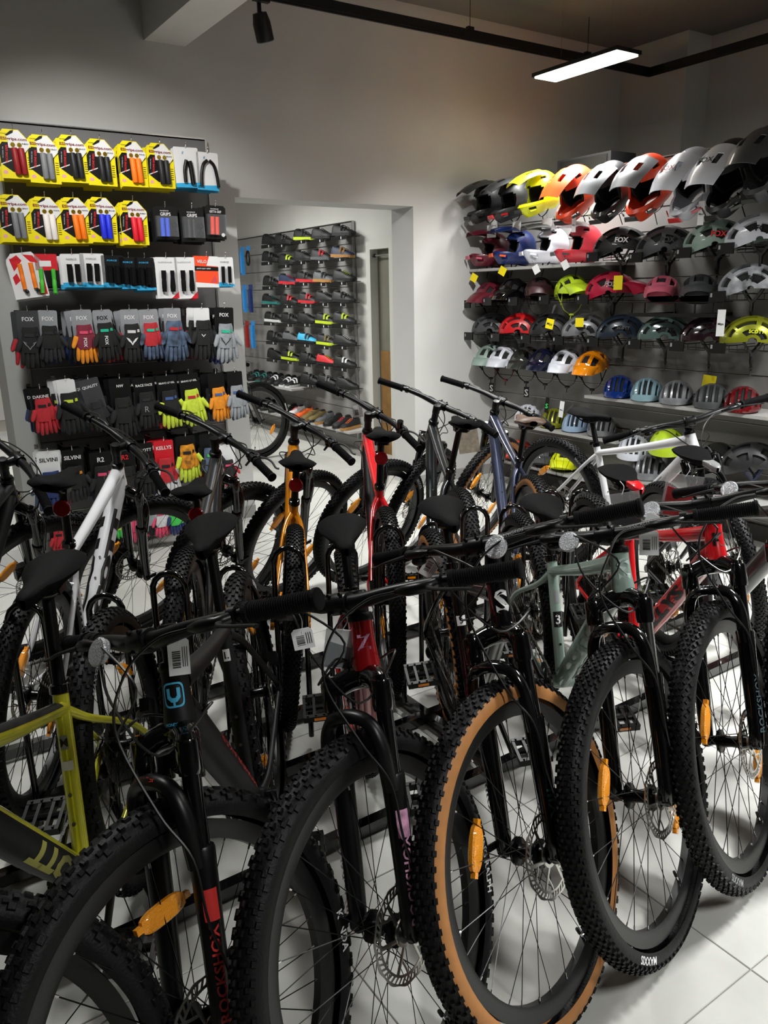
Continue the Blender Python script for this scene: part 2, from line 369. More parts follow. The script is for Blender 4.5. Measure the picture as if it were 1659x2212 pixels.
def rotor_mesh():
    B = mb(); n = 90; y = .048
    def ring(r0, r1, wav=0.):
        V = []; F = []
        for i in range(n):
            t = 2 * np.pi * i / n; w = wav * math.cos(12 * t)
            for r, yy in ((r0, -.0009), (r1 + w, -.0009), (r1 + w, .0009), (r0, .0009)): V.append([r * math.cos(t), y + yy, r * math.sin(t)])
        for i in range(n):
            j = (i + 1) % n
            for q in range(4): F.append((i * 4 + q, i * 4 + (q + 1) % 4, j * 4 + (q + 1) % 4, j * 4 + q))
        B.add(V, F)
    ring(.0845, .0890, .0014); ring(.0700, .0745)
    for i in range(44):
        t = 2 * np.pi * i / 44; t2 = t + .09
        a = np.array([.074 * math.cos(t), y, .074 * math.sin(t)]); b = np.array([.085 * math.cos(t2), y, .085 * math.sin(t2)]); e = np.array([-math.sin(t), 0, math.cos(t)]) * .0021
        q = np.array([0, .0009, 0]); B.add([a - e - q, a + e - q, b + e - q, b - e - q, a - e + q, a + e + q, b + e + q, b - e + q], [(0, 1, 2, 3), (7, 6, 5, 4), (0, 4, 5, 1), (1, 5, 6, 2), (2, 6, 7, 3), (3, 7, 4, 0)])
    for i in range(6):
        t = 2 * np.pi * i / 6; P = [np.array([r * math.cos(t + o), y, r * math.sin(t + o)]) for r, o in ((.02, 0), (.045, .28), (.072, .36))]
        B.tube(spline(P, 4), [.0045] * 9, 6, sx=.25, up=(0, 1, 0))
        P = [np.array([r * math.cos(t + o), y, r * math.sin(t + o)]) for r, o in ((.045, .28), (.06, .0), (.072, -.08))]; B.tube(spline(P, 4), [.003] * 9, 6, sx=.25, up=(0, 1, 0))
    B.lathe([(.016, y - .002), (.026, y - .002), (.026, y + .002), (.016, y + .002)], n=24, closed=True)
    return B.mesh('brake_rotor', M_rot, True, 30)
def refl_mesh():
    B = mb(); V = []; n = 16; F = []
    for k, (yy, sc) in enumerate(((-.007, .82), (-.004, 1), (.004, 1), (.007, .82))):
        for i in range(n):
            t = 2 * np.pi * i / n; V.append([np.sign(math.cos(t)) * abs(math.cos(t)) ** .6 * .014 * sc, yy, np.sign(math.sin(t)) * abs(math.sin(t)) ** .75 * .040 * sc])
    for k in range(3):
        for i in range(n): F.append((k * n + i, k * n + (i + 1) % n, (k + 1) * n + (i + 1) % n, (k + 1) * n + i))
    F.append(tuple(range(n))[::-1]); F.append(tuple(3 * n + i for i in range(n))); B.add(V, F)
    B.box((0, 0, .044), (.008, .01, .01)); B.box((0, 0, -.044), (.008, .01, .01))
    return B.mesh('wheel_reflector', mat('amber_plastic', '#ffa012', .2, coat=.7, bump=.8, bscale=500), True, 30)
def ring_text(txt, r, y, h, t0, side, out=True):
    """lettering round the sidewall: t0 = angle of the middle, tops outward"""
    V, F = finer(*text_geo(txt, .02), 1); s = h / np.ptp(V[:, 1]); P = []
    for x, z, _ in V:
        # seen from outside (side): clockwise reading
        t = t0 - side * (x * s / r) * (-1); rr = r + z * s
        yy = y - .35 * max(0, abs(z * s)) ** 1.0 * .1
        P.append([rr * math.cos(t), side * yy, rr * math.sin(t)])
    return P, F
def wheel(parent, name, M, tread, tan, refl, txt=None, t0=-1.57, tcol=None, spin=0., rim_txt=None):
    """wheel part: the rim carries tyre, spokes, hub, rotor as sub-parts"""
    R0 = M4(ry(spin)); Mx = np.asarray(M) @ R0
    w = link(name, cached('rim', rim_mesh), parent, Mx)
    link('tyre', cached(('tyre', tread, tan), lambda: tyre_mesh(tread, tan)), w)
    link('spokes', cached('spokes', spokes_mesh), w)
    link('hub', cached('hub', hub_mesh), w); link('brake_rotor', cached('rotor', rotor_mesh), w)
    for a in refl:
        t = a - 0; c = (.20 * math.cos(t), .004, .20 * math.sin(t))
        # long axis across the radius
        link('wheel_reflector', cached('refl', refl_mesh), w, M4(ry(-t) @ np.diag([1.25, 1.1, 1.12]), c))
    tv = -1.75; er = np.array([math.cos(tv), 0, math.sin(tv)])
    link('valve', cached('valve', lambda: mb().tube([er * .288, er * .268], .003, 6, mi=0).tube([er * .268, er * .252], .0042, 6, mi=1).mesh('valve', [M_nip, M_matte])), w)
    if txt:
        for side in (1, -1):
            B = mb(); P, F = ring_text(txt, .3395, .0302, .017, t0 - spin if side > 0 else t0 - spin, side); B.add(P, F if side < 0 else F)
            B.obj('tyre_lettering', tcol or M_wht, w, smooth=False)
    return w

def saddle_mesh(race, mats):
    X = np.array([-.135, -.13, -.115, -.085, -.04, .015, .065, .11, .133, .141])
    W = np.array([.018, .042, .062, .071, .066, .043, .027, .0215, .016, .005]); Z = np.array([-.002, .004, .011, .013, .006, .0, .002, .003, .0, -.006]); T = np.array([.012, .022, .030, .034, .034, .032, .03, .027, .022, .010])
    if race: W = W * np.array([1, 1, 1, .95, .9, .88, .85, .9, .95, 1]); T = T * .8; Z = Z * .55 + np.array([.004, .006, .006, .004, 0, -.002, -.002, -.004, -.008, -.012])
    B = mb(); n = 18; G = []
    for x, w, z, t in zip(X, W, Z, T):
        row = []
        for i in range(n):
            a = 2 * np.pi * i / n; cy, sz = math.cos(a), math.sin(a)
            y = w * np.sign(cy) * abs(cy) ** .75
            if sz >= 0: zz = z - (.020 if not race else .012) * abs(cy) ** 2.2 * min(1, w / .05) - .006 * math.exp(-(y / .012) ** 2) * (1 if -.1 < x < .08 else 0)
            else: zz = z - .012 - t * abs(sz) ** .6 * (1 - .35 * abs(cy))
            row.append([x, y, zz])
        G.append(row)
    G = np.array(G); B.grid(G.transpose(1, 0, 2), closed_u=True)
    if race:
        pass
    B.f.append(tuple(range(len(X) * 0, 0)) or (0, 1, 2)); B.mi.append(0)
    me = B.mesh('saddle', mats, True, 60)
    if race:
        me.polygons.foreach_set('material_index', [1 if np.mean([me.vertices[v].co.x for v in p.vertices]) > .075 else 0 for p in me.polygons])
    return me

def make_bike(sp):
    X, Y, psi, phi, th, sd, wb, hb, bw = sp['pose']
    root = thing('bicycle', sp['label'], 'bicycle', (X, Y, sp.get('lift', 0.0)), (phi, 0, psi), group=sp['group'])
    pb = sp['paint']; pa = sp.get('accent', M_gloss)
    # -------- geometry
    fh = np.array([wb, 0, RW]); ax0 = fh - .045 * NN
    A = lambda s, t=0., y=0.: ax0 + s * U + t * NN + y * LAT          # steering frame coordinates
    c_, s_ = math.cos(th), math.sin(th); K = np.array([[0, -U[2], U[1]], [U[2], 0, -U[0]], [-U[1], U[0], 0]]); SR = np.eye(3) + s_ * K + (1 - c_) * (K @ K)
    MS = M4(SR, ax0 - SR @ ax0)
    ST = lambda P: (np.asarray(P) - ax0) @ SR.T + ax0
    bb = np.array([.435, 0, .312]); sa = math.radians(73.5); sdv = np.array([-math.cos(sa), 0, math.sin(sa)])
    stl = sp.get('stl', min(.47, sd - .17)); stt = bb + sdv * stl; htb = A(A2C + .022); htt = A(A2C + .025 + HTL); rh = np.array([0, 0, RW])
    # -------- frame
    B = mb()
    B.tube([htb, htb + U * .012, htb + U * .04, htt - U * .02, htt], [.0285, .029, .0255, .0235, .0245], 20)
    dt0 = A(A2C + .052) - NN * .008; dtv = bb - dt0
    DT = [dt0, dt0 + dtv * .12 - U * .004, dt0 + dtv * .45 + np.array([0, 0, -.004]), dt0 + dtv * .85, bb + np.array([0, 0, .004])]
    dr_ = sp.get('dtr', .031)
    DC = spline(DT, 5); DR = np.interp(np.linspace(0, 1, 21), [0, .2, .6, 1], [dr_ * .86, dr_, dr_, dr_ * .85])
    B.tube(DC, DR, 18, sx=.92, up=(0, 1, 0)); DS = np.concatenate([[0], np.cumsum(np.linalg.norm(np.diff(DC, axis=0), axis=1))]); DS /= DS[-1]
    dtc = lambda f: np.array([np.interp(1 - f, DS, DC[:, k]) for k in range(3)]); dtrad = lambda f: np.interp(1 - f, DS, DR)      # f: 0 at the bottom bracket, 1 at the head tube
    tt0 = A(A2C + .025 + HTL * .72) - NN * .01; tt1 = bb + sdv * (stl - sp.get('ttdrop', .045)); tm = (tt0 + tt1) / 2 + np.array([0, 0, -.006])
    B.tube(spline([tt0, tm, tt1], 8), np.interp(np.linspace(0, 1, 17), [0, .3, 1], [.023, .0205, .0155]), 16, sx=1.15, up=(0, 1, 0))
    B.tube([bb, stt], [.0175, .0172], 16); B.lathe([(.001, -.037), (.021, -.037), (.0225, -.03), (.0225, .03), (.021, .037), (.001, .037)], bb, (0, 1, 0), 20)
    sj = bb + sdv * (stl - sp.get('ssdrop', .055))
    for s in (1, -1):
        B.tube(spline([sj + np.array([-.005, s * .008, 0]), sj + np.array([-.06, s * .034, -.055]), np.array([.10, s * .056, .49]), np.array([.01, s * .064, RW + .03]), rh + np.array([0, s * .066, .0])], 5), np.interp(np.linspace(0, 1, 21), [0, .2, 1], [.012, .0095, .0075]), 10)
        B.tube(spline([bb + np.array([-.01, s * .026, 0]), bb + np.array([-.09, s * .042, .004]), np.array([.20, s * .052, .335]), rh + np.array([.0, s * .066, -.002])], 5), np.interp(np.linspace(0, 1, 16), [0, .3, 1], [.015, .0115, .009]), 10, sx=.75, up=(0, 1, 0))
        B.cyl(rh + np.array([0, s * .058, 0]), rh + np.array([0, s * .073, 0]), .017, 12)
    B.cyl(sj + np.array([-.075, -.034, -.068]), sj + np.array([-.075, .034, -.068]), .008, 8)
    fr = B.obj('frame', pb, root, ang=50)
    # bolts and sticker details on the seat and down tubes
    B = mb()
    for q in (.30, .45): p = bb + sdv * stl * q + np.array([math.sin(sa), 0, math.cos(sa)]) * .0172; B.cyl(p, p + np.array([.003, 0, .001]), .0045, 8)
    dn = np.cross(dtv / np.linalg.norm(dtv), LAT); dn = dn if dn[2] > 0 else -dn
    for q in (.5, .62): p = dt0 + dtv * q + dn * dr_ * .97; B.cyl(p, p + dn * .003, .0045, 8)
    B.obj('bottle_bolts', M_chrome, fr)
    # lettering on the down tube, both sides, reading up from the bottom bracket
    def tube_text(txt, a, b, rad, f0, f1, hgt, ang0, m_, name='lettering', flip=1, both=True):
        V, F = finer(*text_geo(txt, sp.get('tbold', .0)), 3); w_ = np.ptp(V[:, 0]); h_ = np.ptp(V[:, 1]); ax = (b - a); L_ = np.linalg.norm(ax); ax = ax / L_
        nn_ = np.cross(ax, LAT); nn_ = nn_ if nn_[2] > 0 else -nn_
        for s in ((1, -1) if both else (1,)):
            P = []
            for x, y, _ in V:
                t = f0 + (f1 - f0) * (x / w_ + .5); yy = y / h_ * hgt
                an = ang0 + flip * (-yy if s > 0 else yy) / rad * 1.0
                an = ang0 - yy / rad if s > 0 else ang0 + yy / rad
                if not s > 0: pass
                P.append(dtc(t) + (LAT * s * math.cos(an) * .92 + nn_ * math.sin(an)) * (dtrad(t) + .0011))
            q = mb(); q.add(P, F); q.obj(name, m_, fr, smooth=False)
    if sp.get('dtext'):
        dt_ = sp['dtext']
        tube_text(dt_[0], bb, dt0, dr_, dt_[2], dt_[3], dt_[4], dt_[5] if len(dt_) > 5 else -.1, dt_[1])
    if sp.get('dpanel'):   # dark painted field under the lettering
        f0, f1, a0, a1, m_ = sp['dpanel']; ax = dt0 - bb; L_ = np.linalg.norm(ax); ax = ax / L_; nn_ = np.cross(ax, LAT); nn_ = nn_ if nn_[2] > 0 else -nn_
        for s in (1, -1):
            G = [[dtc(t) + (LAT * s * math.cos(a) * .92 + nn_ * math.sin(a)) * (dtrad(t) + .0006) for a in np.linspace(a0, a1, 12)] for t in np.linspace(f0, f1, 16)]
            mb().grid(G).obj('paint_field', m_, fr)
    if sp.get('tpanel'):
        ax = tt1 - tt0; L_ = np.linalg.norm(ax); ax = ax / L_; nn_ = np.cross(ax, LAT); nn_ = nn_ if nn_[2] > 0 else -nn_; fr_ = lambda t: np.interp(t, [0, .3, 1], [.023, .0205, .0155]) + .0008
        mb().grid([[tt0 + ax * L_ * t - np.array([0, 0, .006 * 4 * t * (1 - t)]) + (LAT * math.cos(a) * 1.15 + nn_ * math.sin(a)) * fr_(t) for a in np.linspace(.45, math.pi - .45, 10)] for t in np.linspace(.05, .93, 12)]).obj('paint_field', sp['tpanel'], fr)
    # head badge
    if sp.get('badge'):
        txt, m_, w_ = sp['badge']; q = mb()
        if txt == 'V':      # rounded shield holding a broad U over a stem
            def rr(r): return [(r * .9 * np.sign(math.cos(t)) * abs(math.cos(t)) ** .45, r * 1.05 * np.sign(math.sin(t)) * abs(math.sin(t)) ** .45) for t in np.linspace(0, 2 * np.pi, 28, endpoint=False)]
            o_, i_ = rr(.021), rr(.0178); V = [(x, y) for x, y in o_] + [(x, y) for x, y in i_]; F = [(k, (k + 1) % 28, 28 + (k + 1) % 28, 28 + k) for k in range(28)]
            us = [(-.012, .012), (-.006, .012), (-.006, -.001), (-.003, -.005), (.003, -.005), (.006, -.001), (.006, .012), (.012, .012), (.012, -.005), (.005, -.0125), (.002, -.0125), (.002, -.021), (-.002, -.021), (-.002, -.0125), (-.005, -.0125), (-.012, -.005)]
            V2 = np.array(V + us); F2 = F + [(56, 57, 58, 71), (58, 59, 68 + 2, 71), (59, 60, 66, 69), (59, 69, 70, 70), (60, 61, 65, 66), (61, 62, 63, 64), (61, 64, 65, 65), (66, 67, 68, 69)]
            F2 = [tuple(dict.fromkeys(f)) for f in F2]
        else:
            V2, F2 = text_geo(txt, .03); V2 = V2[:, :2] * (w_ / np.ptp(V2[:, 0]))
        hc = A(A2C + .025 + HTL * .52); P = []
        for x, y in np.asarray(V2)[:, :2]:
            an = x / .0265; P.append(hc + U * y + (NN * math.cos(an) + LAT * math.sin(an)) * .0268)
        q.add(P, F2); q.obj('head_badge', m_, fr, smooth=False)
    if sp.get('badge2'):
        txt, m_, w_, off = sp['badge2']; V2, F2 = text_geo(txt, .03); V2 = V2[:, :2] * (w_ / np.ptp(V2[:, 0])); hc = A(A2C + .025 + off)
        q = mb(); q.add([hc + U * y + (NN * math.cos(x / .0285) + LAT * math.sin(x / .0285)) * .0292 for x, y in V2], F2); q.obj('head_lettering', m_, fr, smooth=False)
    for (f, w_, h_, m_, txt, tm_) in sp.get('seat_stickers', []):
        p = bb + sdv * stl * f; fw_ = np.array([math.sin(sa), 0, math.cos(sa)]); G = [[p + sdv * hh + (fw_ * math.cos(a) + LAT * math.sin(a)) * .0181 for a in np.linspace(-w_ / .036, w_ / .036, 5)] for hh in (-h_ / 2, h_ / 2)]
        q = mb().grid(G, flip=True)
        o_ = q.obj('sticker', m_, fr)
        if txt:
            V2, F2 = text_geo(txt, .02); V2 = V2[:, :2] * (h_ * .6 / np.ptp(V2[:, 1])); q = mb(); q.add([p + sdv * y + (fw_ * math.cos(x / .0185) + LAT * math.sin(x / .0185)) * .0187 for x, y in V2], F2); q.obj('sticker_print', tm_, fr, smooth=False)
    # -------- seat post, collar, saddle
    top = bb + sdv * (sd - .035)
    mb().tube([stt - sdv * .05, top - sdv * .012], [.0137, .0137], 14).obj('seatpost', M_satin, root)
    mb().lathe([(.0185, -.014), (.0215, -.012), (.0215, .006), (.0185, .008), (.015, .008)], stt, sdv, 18).box(stt + np.array([-.026, 0, 0]), (.018, .022, .014)).obj('seat_collar', M_gloss, root)
    race = sp.get('race', False); sm = sp.get('saddle_mats', [M_sadl, M_sadl]); tilt = sp.get('tilt', .03)
    s0 = link('saddle', cached(('sad', race), lambda: saddle_mesh(race, [M_sadl, M_sadl])), root, M4(ry(tilt), bb + sdv * sd + np.array([.005, 0, 0])), mats=sm)
    B = mb()
    for s in (1, -1): B.tube(spline([(-.10, s * .024, -.022), (-.05, s * .022, -.046), (.03, s * .022, -.046), (.10, s * .010, -.022)], 5), .0035, 6)
    B.box((-.01, 0, -.046), (.045, .056, .014)); B.box((-.012, 0, -.036), (.05, .02, .012)); B.obj('saddle_rails', M_satin, s0)
    # -------- fork
    B = mb(); st_t = sp.get('stanchion', M_gloss)
    for s in (1, -1):
        y = s * .064
        B.tube([A(-.012, .04, y), A(.0, .044, y), A(.03, .042, y), A(.12, .040, y), A(.255, .040, y), A(.285, .040, y), A(.29, .040, y)], [.013, .017, .0185, .020, .0225, .0235, .0215], 16)
        B.cyl(A(0, .045, s * .050), A(0, .045, s * .074), .015, 12)
    arch = [A(.262, .050, .066), A(.345, .066, .066), A(.390, .072, .046), A(.402, .074, 0), A(.390, .072, -.046), A(.345, .066, -.066), A(.262, .050, -.066)]
    B.tube(spline(arch, 6), np.interp(np.linspace(0, 1, 37), [0, .3, .5, .7, 1], [.017, .0135, .0145, .0135, .017]), 10, sx=1.15, up=U)
    lowers = B.obj('fork_lowers', sp.get('lower_mat', M_gloss), root, M=MS)
    B = mb()
    for s in (1, -1): B.tube([A(.28, .040, s * .064), A(A2C - .03, .040, s * .064)], .0162, 16)
    B.obj('stanchions', st_t, root, M=MS)
    B = mb()
    cr = [A(A2C - .035, .040, .064), A(A2C - .012, .038, .060), A(A2C + .004, .018, .036), A(A2C + .010, .003, 0), A(A2C + .004, .018, -.036), A(A2C - .012, .038, -.060), A(A2C - .035, .040, -.064)]
    B.tube(spline(cr, 5), np.interp(np.linspace(0, 1, 31), [0, .15, .5, .85, 1], [.020, .0215, .026, .0215, .020]), 12)
    for s in (1, -1): B.lathe([(.0205, -.048), (.022, -.04), (.022, .004), (.0205, .01), (.014, .012), (.013, .02), (.001, .02)], A(A2C - .005, .040, s * .064), U, 16)
    B.tube([A(A2C, 0), A(A2C + .028, 0)], [.027, .026], 18); B.obj('fork_crown', sp.get('crown_mat', M_gloss), root, M=MS)
    mb().cyl(A(0, .045, -.08), A(0, .045, .08), .0075, 10).box(A(.01, .055, -.082), (.05, .006, .014), np.array([NN, LAT, U]).T).obj('front_axle', M_satin, root, M=MS)
    mb().box(A(.075, -.002, .070), (.045, .03, .07), np.array([NN, LAT, U]).T).box(A(.085, .02, .072), (.03, .02, .05), np.array([NN, LAT, U]).T).obj('front_brake_caliper', M_satin, root, M=MS)
    if sp.get('ftext'):
        txt, m_, s0_, s1_, hgt = sp['ftext']; V, F = finer(*text_geo(txt, .02), 2); w_ = np.ptp(V[:, 0]); h_ = np.ptp(V[:, 1])
        for s in (1, -1):
            P = []
            for x, y, _ in V:
                sc = s0_ + (s1_ - s0_) * (.5 + x / w_); an = math.radians(62) + (-1 if s > 0 else 1) * (y / h_ * hgt) / .022 * (1 if s > 0 else 1)
                # reads up the leg, on its outer front face
                P.append(A(sc, .040, s * .064) + (.0224 + .001) * (NN * math.cos(an) * 1.0 + LAT * s * math.sin(an)))
            q = mb(); q.add(P, F); q.obj('fork_lettering', m_, lowers, smooth=False)
    if sp.get('fband'):
        for s in (1, -1): mb().grid([[A(sc, .040, s * .064) + .0222 * (NN * math.cos(an) + LAT * s * math.sin(an)) for an in np.linspace(.5, 1.7, 6)] for sc in (.175, .20, .225)]).obj('fork_decal', sp['fband'], lowers)
    if sp.get('arch_text'):
        q = mb(); text_plane(q, sp['arch_text'][0], A(.4075, .083, 0), LAT, U * .8 - NN * .6, width=.05, lift=.004); q.obj('arch_lettering', sp['arch_text'][1], lowers, smooth=False)
    # -------- headset, stem, bar
    hs = A2C + .025 + HTL; cs = hs + .04 + hb
    mb().lathe([(.0255, -.006), (.027, 0), (.024, .010), (.017, .012), (.0165, cs - hs + .012), (.001, cs - hs + .012)], htt, U, 20).obj('headset', M_satin, root)
    CL = A(cs, .055)
    B = mb(); B.tube([A(cs, 0) - NN * .0, A(cs, .02), A(cs, .042)], [.019, .0165, .0185], 12, sx=.9, up=(0, 1, 0)); B.lathe([(.001, -.022), (.0185, -.022), (.019, -.02), (.019, .02), (.0165, .023), (.001, .024)], A(cs, 0), U, 18)
    B.lathe([(.0215, -.024), (.0225, -.02), (.0225, .02), (.0215, .024), (.016, .024)], CL, LAT, 18)
    for yy in (-.015, .015):
        for uu in (-.018, .018): B.cyl(CL + LAT * yy + U * uu + NN * .012, CL + LAT * yy + U * uu + NN * .02, .004, 8)
    B.obj('stem', M_satin, root, M=MS)
    def bar_pt(y):
        ay = abs(y); n_ = np.interp(ay, [0, .05, .12, .2, bw], [0, 0, -.010, -.028, -.07]); u_ = np.interp(ay, [0, .05, .12, .2, bw], [0, 0, .010, .016, .02]); return CL + LAT * y + NN * n_ + U * u_
    ys = np.concatenate([np.linspace(-bw + .002, -.05, 12), np.linspace(-.03, .03, 3), np.linspace(.05, bw - .002, 12)])
    br_ = np.interp(np.abs(ys), [0, .05, .14, .22, bw], [.0158, .0158, .0125, .011, .011])
    mb().tube([bar_pt(y) for y in ys], br_, 14).obj('handlebar', sp.get('bar_mat', M_satin), root, M=MS)
    if sp.get('btext'):
        q = mb(); V, F = text_geo(sp['btext'][0], .0); k_ = .055 / np.ptp(V[:, 0]); q.add([bar_pt(sp['btext'][1] + x * k_) + (NN * math.cos(.5 + y * k_ / .014) + U * math.sin(.5 + y * k_ / .014)) * .0152 for x, y, _ in V], F); q.obj('bar_lettering', M_gry, root, M=MS, smooth=False)
    for s in (1, -1):
        p0, p1 = bar_pt(s * (bw - .128)), bar_pt(s * bw); d = (p1 - p0) / np.linalg.norm(p1 - p0); L_ = np.linalg.norm(p1 - p0); prof = [(.012, 0), (.019, 0), (.019, .009), (.0165, .010)]
        for k in range(26): z = .012 + k * (L_ - .016) / 26; prof += [(.0152, z), (.0168, z + .0012), (.0168, z + .0028), (.0152, z + .0036)]
        prof += [(.0185, L_ - .004), (.0185, L_ + .002), (.016, L_ + .004), (.001, L_ + .004)]
        g_ = mb().lathe(prof, p0, d, 16).obj('grip', sp.get('grip_mat', M_grip), root, M=MS, ang=50)
        # brake lever with its clamp and reservoir
        yb = bw - .15; c0 = bar_pt(s * yb); B = mb(); B.lathe([(.0125, -.007), (.017, -.007), (.017, .007), (.0125, .007)], c0, d, 14)
        B.tube(spline([c0 + NN * .012 - U * .002, c0 + NN * .030 - U * .006 - LAT * s * .01, c0 + NN * .036 - U * .008 - LAT * s * .045, c0 + NN * .034 - U * .008 - LAT * s * .075], 4), [.010] * 5 + [.0115] * 4 + [.0105, .009, .007, .006], 10)
        B.obj('brake_body', M_satin, root, M=MS)
        B = mb(); B.tube(spline([c0 + NN * .034 - U * .008 + LAT * s * 0, c0 + NN * .050 - U * .012 + LAT * s * .02, c0 + NN * .052 - U * .016 + LAT * s * .05, c0 + NN * .040 - U * .02 + LAT * s * .085, c0 + NN * .047 - U * .022 + LAT * s * .098], 5), np.interp(np.linspace(0, 1, 21), [0, .2, .8, 1], [.007, .0055, .005, .0055]), 8, sx=.6, up=U); B.obj('brake_lever', M_matte, root, M=MS)
    c0 = bar_pt(-(bw - .185)); mb().lathe([(.0125, -.006), (.0165, -.006), (.0165, .006), (.0125, .006)], c0, LAT, 12).ball(c0 - U * .022 + NN * .012, (.022, .020, .012), rot=np.array([NN, LAT, U]).T).tube([c0 - U * .028 + NN * .0, c0 - U * .032 - NN * .03 - LAT * .01], [.006, .005], 6).obj('shifter', M_satin, root, M=MS)
    # -------- cables
    B = mb(); le = bar_pt(bw - .15) + NN * .034 - U * .008 - LAT * .078; re = bar_pt(-(bw - .15)) + NN * .034 - U * .008 + LAT * .078; sh = bar_pt(-(bw - .185)) - U * .02 + NN * .02 + LAT * .02
    # left lever -> front caliper (turns with the fork)
    P1 = [le, le - LAT * .05 + NN * .03 - U * .01, A(cs - .05, .12, .03), A(cs - .14, .13, .0), A(.36, .10, .045), A(.28, .072, .082), A(.18, .062, .088), A(.09, .03, .083)]
    B.tube(ST(spline(P1, 6)), .0026, 6)
    ent = dt0 + dtv * .06
    def loop(p, side, dip, fwd):
        q = [p, p + LAT * .05 * (1 if p[1] < 0 else -1) + NN * .025 - U * .008, A(cs - dip * .5, fwd, side * -.05), A(cs - dip, fwd * .85, side * .045)]
        q = list(ST(np.array(q))); q += [A(A2C + .05, .02, side * .060), ent + LAT * side * .030 - NN * .0, ent + dtv * .06 + LAT * side * .024]
        B.tube(spline(q, 6), .0026, 6)
    loop(re, -1, .15, .115); loop(sh, 1, .19, .10)
    B.obj('cables', M_cab, root)
    # -------- wheels
    wheel(root, 'front_wheel', MS @ M4(np.eye(3), fh), sp['tread'], sp.get('tan', False), sp.get('frefl', (2.6, -.55)), sp.get('tyre_text'), sp.get('text_at', -1.57), sp.get('tyre_text_mat'))
    wheel(root, 'rear_wheel', M4(np.eye(3), rh), sp['tread'], sp.get('tan', False), sp.get('rrefl', (2.2, -.9)), sp.get('rtyre_text', sp.get('tyre_text')), sp.get('rtext_at', 2.2), sp.get('tyre_text_mat'))
    # -------- drivetrain
    ca = sp.get('crank', .35)
    def chainring():
        B = mb(); n = 64; V = []; F = []
        for i in range(n):
            t = 2 * np.pi * i / n; r = .066 if i % 2 else .0615
            for rr_, yy in ((.046, -.002), (r, -.0012), (r, .0012), (.046, .002)): V.append([rr_ * math.cos(t), -.051 + yy, rr_ * math.sin(t)])
        for i in range(n):
            j = (i + 1) % n
            for q in range(4): F.append((i * 4 + q, i * 4 + (q + 1) % 4, j * 4 + (q + 1) % 4, j * 4 + q))
        B.add(V, F)
        for k in range(4): t = k * np.pi / 2 + .4; B.tube([(.012 * math.cos(t), -.054, .012 * math.sin(t)), (.05 * math.cos(t), -.052, .05 * math.sin(t))], [.012, .007], 6, sx=.4, up=(0, 1, 0))
        return B.mesh('chainring', M_satin)
    link('chainring', cached('chainring', chainring), root, M4(ry(ca), bb))
    for s in (1, -1):
        e = np.array([math.cos(ca) * s, 0, -math.sin(ca) * s]) * .172
        cka = mb().tube([bb + np.array([0, s * .055, 0]), bb + np.array([0, s * .064, 0]) + e * .15, bb + np.array([0, s * .070, 0]) + e * .9, bb + np.array([0, s * .070, 0]) + e * 1.04], [.017, .0145, .0115, .012], 10, sx=.55, up=(0, 1, 0)).cyl(bb + np.array([0, s * .03, 0]), bb + np.array([0, s * .068, 0]), .014, 12).obj('crank_arm', M_satin, root)
        def pedal():
            B = mb()
            for xx in (-.042, .042): B.box((xx, 0, 0), (.012, .095, .020))
            for yy in (-.044, -.015, .018, .044): B.box((0, yy, 0), (.085, .008, .018))
            B.cyl((0, -.05, 0), (0, .05, 0), .009, 8)
            for xx in (-.042, .042):
                for yy in (-.035, -.012, .012, .035):
                    for zz in (1, -1): B.box((xx, yy, zz * .0115), (.005, .005, .005))
            for xx in (-.0485, .0485): B.box((xx, 0, 0), (.002, .034, .009), mi=1)
            return B.mesh('pedal', [M_satin, M_amber], True, 30)
        pp = bb + e + np.array([0, s * .128, 0]); link('pedal', cached('pedal', pedal), root, M4(ry(sp.get('pedal_tilt', .15) + (0 if s > 0 else .1)), pp))
        mb().cyl(bb + e + np.array([0, s * .07, 0]), pp, .006, 8).obj('pedal_axle', M_satin, root)
    def cassette():
        B = mb()
        for k, r in enumerate((.098, .086, .075, .065, .056, .048, .041, .035, .029, .024)):
            y = -.026 - k * .0038; n = 48; V = []; F = []
            for i in range(n):
                t = 2 * np.pi * i / n; q = r if i % 2 else r * .955
                V += [[q * math.cos(t), y - .0009, q * math.sin(t)], [q * math.cos(t), y + .0009, q * math.sin(t)], [q * .72 * math.cos(t), y + .0009, q * .72 * math.sin(t)], [q * .72 * math.cos(t), y - .0009, q * .72 * math.sin(t)]]
            for i in range(n):
                j = (i + 1) % n
                for c in range(4): F.append((i * 4 + c, i * 4 + (c + 1) % 4, j * 4 + (c + 1) % 4, j * 4 + c))
            B.add(V, F)
        B.lathe([(.018, -.066), (.018, -.02)], n=12)
        return B.mesh('cassette', mat('cassette_steel', '#5d5a55', .35, 1.), True, 30)
    link('cassette', cached('cassette', cassette), root, M4(np.eye(3), rh))
    # chain as separate link plates
    def chain():
        r1, r2 = .064, .048; y1, y2 = -.051, -.045; P = []
        a, b = np.array([.435, y1, .312]), np.array([0, y2, RW])
        pu1, pu2 = np.array([.04, y2, RW - .105]), np.array([.03, y2, RW - .18])
        for t in np.linspace(1.45, -1.5, 22): P.append(a + np.array([r1 * math.cos(t), 0, r1 * math.sin(t)]))
        P += list(np.linspace(P[-1], pu2 + np.array([.0, 0, -.022]), 34)[1:]); P += list(np.linspace(pu2 + np.array([-.02, 0, 0.0]), pu1 + np.array([.022, 0, 0]), 8))
        for t in np.linspace(-1.0, -4.75, 16): P.append(b + np.array([r2 * math.cos(t), 0, r2 * math.sin(t)]))
        P += list(np.linspace(P[-1], P[0], 34)[1:-1]); P = np.array(P); B = mb()
